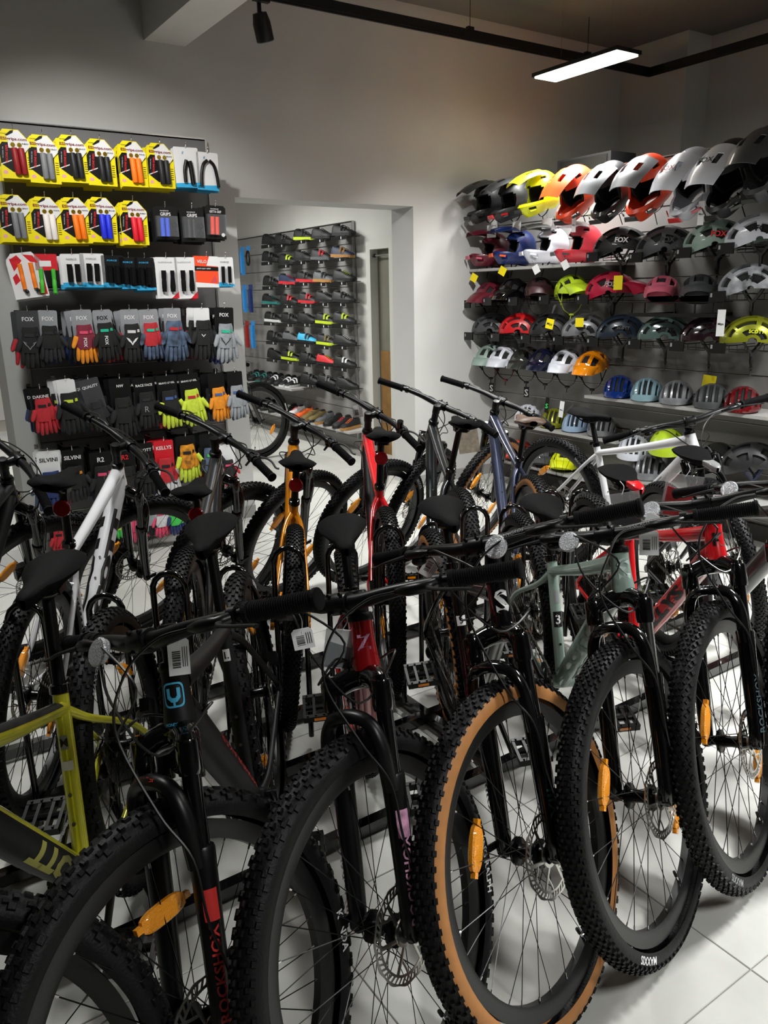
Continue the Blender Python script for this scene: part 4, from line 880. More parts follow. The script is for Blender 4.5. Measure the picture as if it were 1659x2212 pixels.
# ---- gloves
def glove_mesh(name='glove', mats=None, wide=1., full=True):
    B = mb(); Y = (0, 1, 0)
    # cuff, palm, four fingers, thumb: one skin, finger faces get slot 1
    B.tube([(0, 0, 0), (0, 0, -.015), (0, 0, -.04), (.0, 0, -.07), (0, 0, -.10), (0, 0, -.118)], np.array([.029, .032, .031, .040, .043, .038]) * wide, 14, sx=.38, up=Y, mi=0)
    for i, (x, L, a) in enumerate(((-.029, .066, -.05), (-.0100, .080, -.015), (.0100, .077, .02), (.0285, .062, .06))):
        x *= wide; d = np.array([math.sin(a), 0, -math.cos(a)]); p = np.array([x, 0, -.105])
        B.tube([p, p + d * L * .4 + np.array([0, -.004, 0]), p + d * L * .8 + np.array([0, -.002, 0]), p + d * L, p + d * (L + .006)], [.0105, .0100, .0094, .0080, .004], 9, sx=.85, up=Y, mi=1)
    d = np.array([-.38, -.28, -.88]); p = np.array([-.034 * wide, -.002, -.058]); B.tube([p, p + d * .025, p + d * .05, p + d * .062], [.013, .0125, .011, .005], 9, sx=.8, up=Y, mi=1)
    B.box((0, -.0128, -.036), (.040, .003, .014), mi=2)
    return B.mesh(name, mats, True, 50)
def fox_head(B, c, s, mi=0):
    tri = [(-1, .55), (-.45, .28), (-.3, .02), (-.12, -.12), (0, -.5), (.12, -.12), (.3, .02), (.45, .28), (1, .55), (.62, -.05), (.3, -.32), (0, -.78), (-.3, -.32), (-.62, -.05)]
    V = [(c[0] + x * s, c[1], c[2] + z * s) for x, z in tri]
    return B.add(V, [(0, 1, 13), (1, 2, 12, 13), (2, 3, 11, 12), (3, 4, 11), (4, 5, 11), (5, 6, 10, 11), (6, 7, 9, 10), (7, 8, 9)], mi)
def fab(n, c): return mat('fabric_' + n, c, .8, noise=.18, nscale=60, sheen=.05, bump=.3, bscale=300)
F_blk = fab('black', '#0a0a0b'); F_gry = fab('grey', '#8d9196'); F_red = fab('red', '#b3202a'); F_or = fab('orange', '#e08a14'); F_lime = fab('lime', '#c3d63a'); F_navy = fab('navy', '#1c2f63'); F_pink = fab('pink', '#d8466a'); F_camo = mat('fabric_camo', '#4c5d76', .8, noise=.8, nscale=26); F_dkr = fab('maroon', '#7a1f33'); F_chr = fab('charcoal', '#1b1c1e'); F_blue = fab('blue', '#3c5b96'); F_wht = fab('white', '#cfcfd2'); F_flame = mat('fabric_flame', '#e08a14', .8, noise=.9, nscale=30); F_teal = fab('teal', '#1fae8a'); F_grn = fab('green', '#3fbf4e')
GK = {  # key: (card material, card text, text material, hand, fingers, strap, logo, words)
 'fox_outline': (M_dgcard, 'FOX', M_wcard, F_blk, F_blk, F_chr, 'outline', 'black gloves with an outlined fox head'), 'plain': (M_gcard, 'FOX', M_wcard, F_blk, F_chr, F_chr, None, 'plain black gloves on a light grey card'), 'pink': (M_gcard, 'FOX', M_wcard, F_dkr, F_or, F_pink, 'txt', 'pink and orange gloves'), 'foxtxt': (M_gcard, 'FOX', M_black, F_blk, F_blk, F_teal, 'txt', 'black gloves with upright white lettering'), 'foxwhite': (M_gcard, 'FOX', M_wcard, F_blk, F_blk, F_wht, 'fox', 'black gloves with a bold white fox head'), 'redblk': (M_gcard, 'FOX', M_wcard, F_red, F_camo, F_teal, None, 'red gloves with camouflage fingers'), 'camo': (M_gcard, 'FOX', M_wcard, F_camo, F_camo, F_red, None, 'blue camouflage gloves'), 'cuff': (M_wcard, '', M_black, F_blk, F_blk, F_blk, 'small', 'black winter gloves with long cuffs'), 'grey': (M_black, 'FOX', M_wcard, F_gry, F_gry, F_teal, 'outlineb', 'light grey gloves with a black fox outline'),
 'dakine': (M_black, 'DAKINE', M_wcard, F_red, F_red, F_blk, None, 'red gloves on a black card'), 'reflect': (M_wcard, '', M_black, F_blk, F_blk, F_lime, None, 'black gloves with lime flashes on a white card'), 'backcard': (M_dgcard, 'QUALITY', M_wcard, F_chr, F_blk, F_chr, None, 'charcoal gloves behind a large tilted grey card'), 'lobster': (M_black, 'NW', M_wcard, F_blk, F_blk, F_blk, None, 'black three finger winter gloves'), 'raceface': (M_black, 'RACE FACE', M_wcard, F_blk, F_blk, F_chr, 'R', 'black gloves with a grey monogram'), 'bravo1': (M_black, 'BRAVO LF GEL', M_wcard, F_blk, F_lime, F_blue, None, 'black gloves with lime fingers and a blue tab'), 'bravo2': (M_black, 'BRAVO LF GEL', M_wcard, F_lime, F_lime, F_red, None, 'lime gloves with a red tab'), 'orange': (M_black, '', M_wcard, F_or, F_or, F_blue, None, 'orange gloves with blue cuffs'), 'bluegrey': (M_black, '', M_wcard, F_gry, F_gry, F_blue, None, 'grey gloves with blue cuffs'),
 'silvini_w': (M_wcard, 'SILVINI', M_black, F_navy, F_navy, F_blk, None, 'navy gloves under white tags'), 'silvini_b': (M_black, 'SILVINI', M_wcard, F_blk, F_chr, F_or, None, 'black gloves with an orange tab'), 'r2': (M_black, 'R2', M_wcard, F_blk, F_blk, F_pink, None, 'black gloves with a pink tab'), 'r2b': (M_black, 'R2', M_rprt, F_blk, F_chr, F_blk, None, 'black gloves with red print'), 'scottg': (M_black, 'SCOTT', M_wcard, F_blk, F_blk, F_or, None, 'black gloves on a black card with white S'), 'nells': (M_redc, 'KELLYS', M_wcard, F_red, F_wht, F_blk, None, 'red and white striped gloves'), 'flame': (M_black, '', M_wcard, F_flame, F_lime, F_blk, None, 'flame patterned gloves'), 'camo2': (M_black, '', M_wcard, F_camo, F_blk, F_grn, None, 'dark camouflage gloves with a green tab'), 'pinkline': (M_wcard, '', M_black, F_blk, F_red, F_pink, None, 'black gloves with a pink line and red fingers'),
 'low_lime': (M_black, '', M_wcard, F_lime, F_grn, F_blk, None, 'lime childrens gloves'), 'low_pink': (M_black, '', M_wcard, F_pink, F_pink, F_blk, None, 'pink childrens gloves'), 'low_grey': (M_black, '', M_wcard, F_gry, F_blk, F_blk, None, 'grey childrens gloves'), 'low_white': (M_black, '', M_wcard, F_wht, F_pink, F_pink, None, 'white and pink childrens gloves'), 'low_green': (M_black, '', M_wcard, F_grn, F_navy, F_blue, None, 'green and blue childrens gloves'), 'low_red': (M_black, '', M_wcard, F_red, F_red, F_blk, None, 'red childrens gloves')}
def gloves(key, x, zt, zc, w, zb, where, tl):
    cm, ct, tm, hm, fm, sm, logo, words = GK[key]; ch = zt - zc + .045; L = zt - zb
    t = thing('glove_pair', 'front %s, %s' % (words, where), 'gloves', (x, 4.715, zt), (0, tl, 0), 'gloves on the dark slat panel')
    cw = min(max(w, .10), .125)
    mb().prism(card_poly(cw, ch, .006), -.001, .001, TXZ).obj('header_card', cm, t, smooth=False)
    if ct: q = mb(); text_plane(q, ct, (-.0, -.0016, -.045), (1, 0, 0), (0, 0, 1), width=min(cw * .8, .02 * len(ct)), bold=.02); q.obj('header_print', tm, t, smooth=False)
    s = (L - (zt - zc) * .8) / .178 if key[:3] != 'low' else (L - .03) / .178
    s = max(.7, min(1.25, s)); me = cached('glove', lambda: glove_mesh(mats=[F_blk, F_blk, F_chr])); z0 = -(L - .178 * s)
    for q, (dx, dy, a, sg) in enumerate(((.0, -.016, .05, 1), (.022, .006, -.12, -1))):
        o = link('glove', me, t, M4(ry(a) @ np.diag([s * sg, s, s]), (dx - .004, dy, z0)), mats=[hm, fm, sm])
        if q == 0 and logo:
            B = mb()
            if logo in ('fox', 'outline', 'outlineb', 'small'): fox_head(B, (0, -.0185, -.080 if logo != 'small' else -.07), .030 if logo != 'small' else .012)
            elif logo == 'txt': text_plane(B, 'FOX', (0.004, -.0185, -.085), (0, 0, -1), (1, 0, 0), width=.045, bold=.03)
            else: text_plane(B, logo, (0, -.0185, -.085), (1, 0, 0), (0, 0, 1), height=.03, bold=.0)
            B.obj('logo', M_black if logo == 'outlineb' else (M_gcard if logo in ('outline', 'R') else M_wcard), o, smooth=False)
            if logo in ('outline', 'outlineb'): B = mb(); fox_head(B, (0, -.0190, -.081), .021); B.obj('logo', hm, o, smooth=False)
    return t
ROW4 = [('fox_outline', 0.85, 1.477, 1.366, 0.113, 1.183), ('plain', 0.953, 1.476, 1.372, 0.087, 1.207), ('pink', 1.131, 1.474, 1.37, 0.111, 1.191), ('foxtxt', 1.243, 1.471, 1.379, 0.096, 1.197), ('foxwhite', 1.399, 1.469, 1.365, 0.107, 1.179), ('redblk', 1.51, 1.466, 1.368, 0.113, 1.189), ('camo', 1.656, 1.47, 1.376, 0.105, 1.172), ('cuff', 1.839, 1.466, 1.397, 0.101, 1.169), ('grey', 1.986, 1.465, 1.364, 0.153, 1.143)]
ROW5 = [('dakine', 0.859, 1.057, 0.986, 0.104, 0.81), ('reflect', 1.0, 1.093, 1.002, 0.1, 0.8), ('backcard', 1.123, 1.089, 0.925, 0.113, 0.791), ('lobster', 1.3, 1.081, 0.963, 0.129, 0.744), ('raceface', 1.441, 1.074, 0.964, 0.125, 0.784), ('bravo1', 1.58, 1.077, 0.961, 0.123, 0.769), ('bravo2', 1.719, 1.079, 0.954, 0.142, 0.768), ('orange', 1.896, 1.069, 0.954, 0.108, 0.779), ('bluegrey', 2.025, 1.069, 0.958, 0.104, 0.78)]
ROW6 = [('silvini_w', 0.856, 0.697, 0.585, 0.123, 0.361), ('silvini_b', 0.987, 0.694, 0.572, 0.117, 0.4), ('r2', 1.143, 0.661, 0.564, 0.132, 0.355), ('r2b', 1.286, 0.657, 0.559, 0.123, 0.331), ('scottg', 1.407, 0.685, 0.557, 0.101, 0.37), ('nells', 1.526, 0.685, 0.57, 0.121, 0.351), ('flame', 1.666, 0.698, 0.625, 0.137, 0.419), ('camo2', 1.82, 0.695, 0.606, 0.139, 0.381), ('pinkline', 1.937, 0.606, 0.485, 0.111, 0.347)]
ROW7 = [('low_lime', 1.189, 0.313, 0.284, 0.093, 0.125), ('low_pink', 1.306, 0.293, 0.249, 0.07, 0.088), ('low_grey', 1.401, 0.307, 0.263, 0.086, 0.115), ('low_white', 1.463, 0.297, 0.252, 0.078, 0.088), ('low_green', 1.554, 0.282, 0.237, 0.104, 0.086), ('low_red', 0.859, 0.27, 0.214, 0.081, 0.089)]
GR = ['upper', 'middle', 'lower', 'lowest']
for ri, row in enumerate((ROW4, ROW5, ROW6, ROW7)):
    for i, (k, x, zt, zc, w, zb) in enumerate(row):
        where = '%s in the %s glove row' % (ORD[i], GR[ri]); put_hook(x, zt, i, GR[ri] + ' glove')
        t = gloves(k, x, zt, zc, w, zb, where, random.uniform(-.06, .06) if k != 'backcard' else -.2)
        for q in range(3 if ri < 3 else 0):
            c = clone(t, random.uniform(-.03, .03), .05 * (q + 1), -random.uniform(0, .012), '', random.uniform(-.1, .1))
            fbm = [F_blk, F_chr, F_red, F_navy, F_camo, F_blk, F_blk][(i * 3 + q * 2 + ri) % 7]
            for g_ in c.children:
                if g_.name.startswith('glove'):
                    for sl in g_.material_slots[:1]: sl.material = F_blk
                    g_.material_slots[1].material = fbm
            c['label'] = '%s pair from front, %s gloves on %s hook, %s glove row' % (ORD[q + 1], {F_blk: 'black', F_chr: 'charcoal', F_red: 'black and red', F_navy: 'black and navy', F_camo: 'black and camouflage'}[fbm], ORD[i], GR[ri])
# ------------------------------------------------------------------ helmet wall
M_hslat = mat('grey_slat_board', '#83817e', .5, noise=.06, nscale=5); M_shelf = mat('grey_shelf', '#a09f9c', .45); M_liner = mat('helmet_liner', '#0a0a0b', .8); M_strap = mat('helmet_strap', '#0c0c0d', .7)
boxobj('wall_helmet_partition', (4.556, 1.0, 0), (4.64, YB, 2.325), mat('partition_grey', '#6a6866', .7))
slat_panel('slat_panel', 'long grey slat panel holding the helmets', (4.54, 5.045, .04), (0, -1), 3.7, .04, 2.33, M_hslat)
boxobj('baseboard_partition', (4.50, 1.0, 0), (4.556, YB, .10), mat('dark_plinth', '#2a2522', .6))
def shelf(x0, y0, y1, z, label):
    t = thing('wall_shelf', label, 'shelf', (4.53, (y0 + y1) / 2, z)); L = y1 - y0
    mb().box(((x0 - 4.53) / 2, 0, -.010), (4.53 - x0, L, .020)).obj('board', M_shelf, t, smooth=False)
    for s in (-1, 1): mb().prism([(0, -.02), (x0 - 4.53 + .06, -.02), (0, -.075)], -.003, .003, M4(np.array([[1, 0, 0], [0, 0, 1], [0, 1, 0]]), (0, s * (L / 2 - .12), 0))).obj('bracket', M_alu, t, smooth=False)
shelf(4.235, 3.66, 5.04, 1.70, 'grey shelf under the row of full face helmets'); shelf(4.25, 2.05, 3.80, .812, 'long grey shelf under the row of five front facing helmets')
shelf(4.25, 3.50, 4.68, .525, 'grey shelf half hidden behind the white bicycle'); shelf(4.22, 3.72, 4.68, .225, 'lowest grey shelf near the floor'); shelf(4.22, 2.1, 3.6, .30, 'low shelf behind the white bicycle under the black helmets')

def thick(B, G, keep, t, mi=0, mi_edge=None):
    """double-sided shell from point grid G (a,b,3); keep[a-1,b-1] faces stay; thickness t inwards"""
    a, b = G.shape[:2]; c = G.reshape(-1, 3).mean(0); du = np.gradient(G, axis=0); dv = np.gradient(G, axis=1); n = np.cross(du, dv); ln = np.linalg.norm(n, axis=2)[..., None]; n = n / np.where(ln < 1e-9, 1, ln)
    sgn = np.sign(((G - c) * n).sum(2).mean()) or 1; n = n * sgn; I = G - n * t; V = np.concatenate([G.reshape(-1, 3), I.reshape(-1, 3)]); N_ = a * b; F = []; id_ = lambda i, j: i * b + j
    for i in range(a - 1):
        for j in range(b - 1):
            if not keep[i, j]: continue
            q = [id_(i, j), id_(i + 1, j), id_(i + 1, j + 1), id_(i, j + 1)]
            if sgn < 0: q = q[::-1]
            F.append(tuple(q)); F.append(tuple(v + N_ for v in q[::-1]))
            for (di, dj), (e0, e1) in zip(((0, -1), (1, 0), (0, 1), (-1, 0)), ((0, 1), (1, 2), (2, 3), (3, 0))):
                ii, jj = i + di, j + dj
                if 0 <= ii < a - 1 and 0 <= jj < b - 1 and keep[ii, jj]: continue
                qq = [id_(i, j), id_(i + 1, j), id_(i + 1, j + 1), id_(i, j + 1)]; p, r = qq[e0], qq[e1]
                F.append((p, r, r + N_, p + N_) if sgn < 0 else (r, p, p + N_, r + N_))
    return B.add(V, F, mi)
def dome(a, b, c, A0, A1, bl, nA, nB, back=0., flat=.0):
    al = np.radians(np.linspace(A0, A1, nA + 1)); be = np.radians(np.linspace(-bl, bl, nB + 1)); G = np.zeros((nA + 1, nB + 1, 3))
    for i, x in enumerate(al):
        for j, y in enumerate(be):
            cy = math.cos(y) ** .85; xx = a * math.cos(x) * cy; zz = c * math.sin(x) * cy; yy = b * math.sin(y)
            if xx < 0: xx *= 1 + back * (1 - max(0, zz / c)); 
            G[i, j] = (xx, yy, zz)
    return G
def slots(nA, nB, L):
    K = np.ones((nA, nB), bool)
    for i0, i1, j0, j1 in L: K[i0:i1, j0:j1] = False
    return K
def shell_obj(kind):
    B = mb()
    if kind == 'road':
        nA, nB = 30, 26; G = dome(.148, .104, .128, -6, 192, 84, nA, nB, .08); S = []
        for j in (1, 5, 9, 12 - 0, 15, 19, 23): S += [(3, 12, j, j + 2), (14, 22, j, j + 2)]
        for j in (5, 9, 15, 19): S.append((23, 27, j, j + 2))
        thick(B, G, slots(nA, nB, S), .018)
    elif kind == 'mtb':
        nA, nB = 30, 24; G = dome(.152, .110, .128, 2, 208, 86, nA, nB, .10); S = [(5, 10, 5, 8), (5, 10, 16, 19), (6, 13, 1, 4), (6, 13, 20, 23), (7, 12, 10, 14), (15, 20, 2, 5), (15, 20, 19, 22), (14, 20, 7, 10), (14, 20, 14, 17), (22, 26, 5, 8), (22, 26, 16, 19)]
        thick(B, G, slots(nA, nB, S), .018)
        thick(B, visor_grid(.135, -.045, .128, .078), np.ones((6, 18), bool), .004)
    elif kind == 'vis':
        nA, nB = 30, 24; G = dome(.148, .106, .122, 2, 204, 86, nA, nB, .08); S = [(5, 11, 5, 8), (5, 11, 16, 19), (6, 11, 10, 14), (14, 19, 4, 7), (14, 19, 9, 11), (14, 19, 13, 15), (14, 19, 17, 20), (21, 25, 6, 9), (21, 25, 15, 18)]
        thick(B, G, slots(nA, nB, S), .016); thick(B, visor_grid(.075, -.035, .128, .068), np.ones((6, 18), bool), .004)
    elif kind == 'dome':
        nA, nB = 24, 20; G = dome(.138, .108, .135, -8, 196, 88, nA, nB, .05); thick(B, G, slots(nA, nB, [(8, 10, 5, 7), (8, 10, 13, 15)]), .014)
    return B
def visor_grid(ext, drop, xs=.140, zs=.044):
    G = np.zeros((7, 19, 3))
    for i, s in enumerate(np.linspace(0, 1, 7)):
        for j, t in enumerate(np.linspace(-1, 1, 19)):
            be = t * 1.05; w = 1 - .25 * s * abs(t) ** 2
            x0 = xs * math.cos(be) ** .8; y0 = .108 * math.sin(be); z0 = .030 + (zs - .030) * math.cos(be) ** .8
            G[i, j] = (x0 + ext * s * (1 - .45 * abs(t) ** 2.2), y0 * w * (1 + .06 * s), z0 + drop * s - .02 * s * abs(t) ** 2 + .010 * math.sin(s * math.pi))
    return G
def liner_mesh(kind):
    d = {'road': (.148, .104, .128, -6, 192, 84), 'mtb': (.152, .110, .128, 2, 208, 86), 'vis': (.148, .106, .122, 2, 204, 86), 'dome': (.138, .108, .135, -8, 196, 88)}[kind]
    G = dome(d[0] - .013, d[1] - .013, d[2] - .013, d[3] + 3, d[4] - 3, d[5], 16, 12, .08); B = mb(); thick(B, G, np.ones((16, 12), bool), .006); return B.mesh('liner', M_liner, True, 60)
def strap_mesh():
    B = mb()
    for s in (1, -1):
        for x in (.06, -.05): B.tube(spline([(x, s * .095, .01), (x * .6 + .005, s * .088, -.03), (.012, s * .076, -.075)], 4), .0065, 5, sx=.22, up=(0, 1, 0))
        B.tube(spline([(.012, s * .076, -.07), (.015, s * .055, -.115), (.02, s * .012, -.145)], 4), .0065, 5, sx=.25, up=(0, 1, 0))
    B.box((.02, 0, -.147), (.018, .03, .012)); B.tube([(.02, .0, -.147), (.022, -.01, -.19)], [.006, .005], 5, sx=.3); B.box((.011, .077, -.072), (.016, .006, .018)); B.box((.011, -.077, -.072), (.016, .006, .018))
    return B.mesh('strap', M_strap, True, 40)
def ff_shell():
    """full face: crown, cheeks and chin bar in one skin, eye port open"""
    B = mb(); nT, nE = 44, 26; th = np.radians(np.linspace(-180, 180, nT + 1)); el = np.radians(np.linspace(88, -62, nE + 1)); G = np.zeros((nT + 1, nE + 1, 3))
    for i, t in enumerate(th):
        for j, e in enumerate(el):
            ce, se = math.cos(e), math.sin(e); x = .135 * ce * math.cos(t); y = .110 * ce * math.sin(t); z = .140 * se
            low = max(0, -se - .12) / .76; f = max(0, math.cos(t)) ** 1.4
            x += .115 * f * min(1, low * 2.2) * (1 - .25 * low); y *= 1 + .12 * min(1, low * 2); x += -.02 * (1 - max(0, math.cos(t))) * low
            z -= .030 * f * low; G[i, j] = (x, y, z)
    K = np.ones((nT, nE), bool)
    for i in range(nT):
        tm = abs(math.degrees((th[i] + th[i + 1]) / 2))
        for j in range(nE):
            em = math.degrees((el[j] + el[j + 1]) / 2)
            if tm < 66 and -22 < em < 22 - (tm / 66) ** 2 * 8: K[i, j] = False
            if 30 < tm < 52 and -42 < em < -32: K[i, j] = False
            if 8 < tm < 20 and 40 < em < 52: K[i, j] = False
            if 60 < tm < 82 and 36 < em < 48: K[i, j] = False
    thick(B, G, K, .012); return B.mesh('shell', None or M_matte, True, 50)
def ff_liner():
    B = mb(); nT, nE = 24, 14; th = np.radians(np.linspace(-180, 180, nT + 1)); el = np.radians(np.linspace(88, -50, nE + 1)); G = np.array([[(.119 * math.cos(e) * math.cos(t), .094 * math.cos(e) * math.sin(t), .124 * math.sin(e)) for e in el] for t in th]); K = np.ones((nT, nE), bool)
    for i in range(nT):
        tm = abs(math.degrees((th[i] + th[i + 1]) / 2))
        for j in range(nE):
            em = math.degrees((el[j] + el[j + 1]) / 2)
            if tm < 62 and em < 20: K[i, j] = False
    thick(B, G, K, .010); return B.mesh('liner', M_liner, True, 60)
def ff_visor():
    B = mb(); G = np.zeros((9, 15, 3)); K = np.ones((8, 14), bool)
    for i, s in enumerate(np.linspace(0, 1, 9)):
        for j, t in enumerate(np.linspace(-1, 1, 15)):
            w = np.interp(s, [0, .3, 1], [.098, .104, .078]); x = np.interp(s, [0, .3, .6, 1], [.03, .115, .19, .265]); z = np.interp(s, [0, .3, .6, 1], [.150, .146, .128, .095]); G[i, j] = (x - .018 * t * t * s, w * t, z - .040 * abs(t) ** 2.2 * (1 - .35 * s))
    K[2:4, 3:5] = False; K[2:4, 9:11] = False
    thick(B, G, K, .004); return B.mesh('visor', M_matte, True, 50)
def hp(n, c, **k):
    kw = dict(rough=.35, coat=.3); kw.update(k); return mat('helmet_' + n, c, **kw)
H_blk = hp('black', '#121214', rough=.5); H_gbk = hp('gloss_black', '#050506', rough=.06, coat=1.); H_red = hp('red', '#b2161c'); H_orr = hp('orange_red', '#dc4526'); H_or = hp('orange', '#e2571f'); H_yel = hp('neon_yellow', '#d8e010'); H_lim = hp('lime', '#a6c022'); H_gry = hp('silver', '#8d8f92', metal=.3); H_dgr = hp('dark_grey', '#37393b', rough=.5); H_wht = hp('white', '#c6c9d2'); H_mar = hp('maroon', '#5c1524'); H_blu = hp('blue', '#16275e'); H_cor = hp('coral', '#c8323f'); H_sag = hp('sage', '#7f9389', rough=.5); H_crim = hp('crimson', '#a51636'); H_pnk = hp('rose', '#b7566a'); H_nav = hp('navy', '#1d2735'); H_tea = hp('teal_grey', '#4d5f5b', coat=.8, rough=.15); H_plu = hp('plum', '#241319', coat=.8, rough=.15); H_oliv = hp('metallic_lime', '#8c9020', metal=.5); H_ylo = hp('glossy_orange', '#e88a0c', rough=.12, coat=1.); H_lbl = hp('ice_blue', '#7c9aa4', rough=.15, coat=.8); H_cob = hp('cobalt', '#0d2c70', rough=.1, coat=1.); H_dred = hp('dark_red', '#5d0c12', rough=.08, coat=1.); H_slv = hp('satin_silver', '#85868a', rough=.35, metal=.5); H_dmar = hp('dark_maroon', '#2c1418', rough=.4); H_gvi = hp('gloss_dark', '#2a2c2a', rough=.1, coat=1.); H_gnv = hp('gloss_navy', '#0f1328', rough=.1, coat=1.); H_sky = hp('pale_blue', '#8fa6c0', rough=.2, coat=.6); H_camo = mat('helmet_camo', '#9a9da2', .4, noise=.7, nscale=20)
M_ytag = mat('yellow_tag', '#e3cf12', .45)
def ff(pos, yaw, pitch, ms, mv, mc, label, sc=1., txt=None):
    t = thing('full_face_helmet', label, 'helmet', pos, (0, pitch, yaw), 'full face helmets on the grey slat panel'); S = M4(np.eye(3) * sc)
    link('shell', cached('ff_shell', ff_shell), t, S, mats=[ms]); link('liner', cached('ff_liner', ff_liner), t, S); link('visor', cached('ff_visor', ff_visor), t, S, mats=[mv])
    def chin():
        B = mb(); V = [(.232, -.035, -.085), (.232, .035, -.085), (.225, .045, -.115), (.225, -.045, -.115), (.24, -.03, -.09), (.24, .03, -.09), (.232, .038, -.112), (.232, -.038, -.112)]; B.add(V, [(0, 3, 2, 1), (4, 5, 6, 7), (0, 1, 5, 4), (1, 2, 6, 5), (2, 3, 7, 6), (3, 0, 4, 7)])
        for s in (1, -1): B.box((.165, s * .088, -.095), (.05, .006, .014), rz(-s * .75))
        return B.mesh('chin_vent', M_blk, False)
    link('chin_vent', cached('ff_chin', chin), t, S, mats=[mc]); link('strap', cached('ff_strap', lambda: mb().tube(spline([(.01, .08, -.09), (.02, .05, -.14), (.03, .0, -.165), (.02, -.05, -.14), (.01, -.08, -.09)], 4), .006, 5, sx=.3, up=(0, 1, 0)).tube([(.03, .01, -.165), (.032, .012, -.23)], .004, 5, sx=.3).mesh('strap', M_strap)), t, S)
    if txt: B = mb(); text_plane(B, txt[0], (.150, 0, .155 - .014), (0, 1, 0), (-.85, 0, .35), width=.08, bold=.02, lift=.004); B.xf(S).obj('lettering', txt[1], t, smooth=False)
    return t
def helmet(kind, pos, yaw, pitch, m_, label, strap=True, sm=None, txt=None, sc=1., extra=None, roll=0.):
    t = thing('bike_helmet', label, 'helmet', pos, (roll, pitch, yaw), 'open helmets on the grey slat panel'); S = M4(np.eye(3) * sc)
    link('shell', cached(('shell', kind), lambda: shell_obj(kind).mesh('shell', M_matte, True, 50)), t, S, mats=[m_]); link('liner', cached(('liner', kind), lambda: liner_mesh(kind)), t, S)
    if strap: link('strap', cached('strap', strap_mesh), t, S, mats=[sm or M_strap])
    if txt:
        B = mb(); V, F = text_geo(txt[0], .03); k = .075 / np.ptp(V[:, 0])
        for s in (1, -1):
            B = mb(); B.add([(.01 + s * -x * k * (-1) * -1 if False else (.012 + (-s) * x * k), s * (.118 - (y * k + .035) * .30), .050 + y * k) for x, y, _ in V], F); B.xf(S).obj('lettering', txt[1], t, smooth=False)
    if extra: extra(t)
    return t
def bracket(y, z, label):
    t = thing('helmet_bracket', label, 'bracket', (4.53, y, z), (0, 0, 0), 'black wire helmet brackets'); B = mb()
    for dy in (-.06, .06): B.tube(spline([(0, dy, 0), (-.06, dy, 0), (-.28, dy, .0), (-.31, dy, .02)], 3), .0028, 6)
    for x in (-.10, -.18, -.26): B.tube([(x, -.06, 0), (x, -.06, -.035), (x, .06, -.035), (x, .06, 0)], .0025, 5)
    B.obj('wire_arm', M_blk, t); mb().box((-.335, .085, -.012), (.012, .10, .06)).obj('price_holder', M_blk, t, smooth=False); mb().box((-.3415, .12, -.005), (.001, .012, .022)).obj('price_mark', M_gcard, t, smooth=False)
PI = math.pi
top = 'in the top helmet row'
ff((4.30, 4.885, 2.205), PI - .12, .18, H_blk, H_blk, M_blk, 'matte black full face helmet nearest the doorway, ' + top)
ff((4.30, 4.607, 2.19), PI - .15, .18, H_blk, H_blk, H_red, 'black full face helmet with a red chin bar, ' + top)
ff((4.30, 4.323, 2.205), PI - .15, .18, H_yel, H_yel, M_blk, 'neon yellow and black full face helmet, ' + top, txt=('BLUEGRASS', M_black))
ff((4.28, 3.983, 2.185), PI + .02, .55, H_orr, H_or, M_blk, 'orange full face helmet with an orange visor, ' + top, sc=1.1)
ff((4.28, 3.674, 2.167), PI + .02, .55, H_blk, H_gry, M_blk, 'black full face helmet with a silver visor, ' + top, sc=1.1)
ff((4.28, 3.386, 2.161), PI + .1, .5, H_orr, H_gry, M_blk, 'orange red full face helmet with a silver visor, ' + top, sc=1.15)
ff((4.28, 3.068, 2.15), PI - .05, .62, H_wht, H_wht, H_red, 'white full face helmet with red lining, ' + top, sc=1.15, txt=('FOX', H_cor))
ff((4.28, 2.818, 2.15), PI - .05, .6, H_blk, H_wht, M_blk, 'black full face helmet with a big white visor, ' + top, sc=1.2, txt=('FOX', M_black))
ff((4.28, 2.60, 2.19), PI, .5, H_dgr, H_dgr, M_blk, 'dark grey full face helmet at the right edge, ' + top, sc=1.15)
sh = 'on the upper grey shelf'
ff((4.38, 4.905, 1.835), PI - .3, -.2, H_mar, H_mar, H_pnk, 'maroon full face helmet ' + sh, txt=('BLUEGRASS', M_gcard), sc=.95); ff((4.38, 4.625, 1.84), PI - .35, -.2, H_blu, H_blu, H_or, 'blue full face helmet with an orange chin ' + sh, txt=('BLUEGRASS', H_or), sc=.95)
ff((4.38, 4.293, 1.835), PI - .4, -.2, H_wht, H_blk, H_wht, 'white full face helmet with a black visor ' + sh, sc=.95, txt=('C', M_wcard)); ff((4.38, 3.98, 1.83), PI - .45, -.15, H_cor, H_wht, H_dgr, 'coral full face helmet with a pale visor ' + sh, sc=.95)
RT = -PI / 2 + .5
for k, y, z, m_, lb, kw in (('S5', 3.633, 1.775, H_blk, 'black peaked helmet with white lettering', dict(txt=('FOX', M_wcard))), ('S6', 3.282, 1.755, H_dgr, 'dark grey peaked helmet', dict(txt=('FOX', M_black))), ('S7', 2.937, 1.765, H_sag, 'sage green peaked helmet with red lettering', dict(txt=('FOX', M_rprt))), ('S8', 2.665, 1.775, H_wht, 'white peaked helmet with orange rim', dict(txt=('FOX', M_black)))):
    helmet('mtb', (4.36, y, z), RT, .05, m_, lb + ', second helmet row', sc=1.14, **kw); bracket(y + .02, z - .03, 'black wire bracket under the ' + lb)
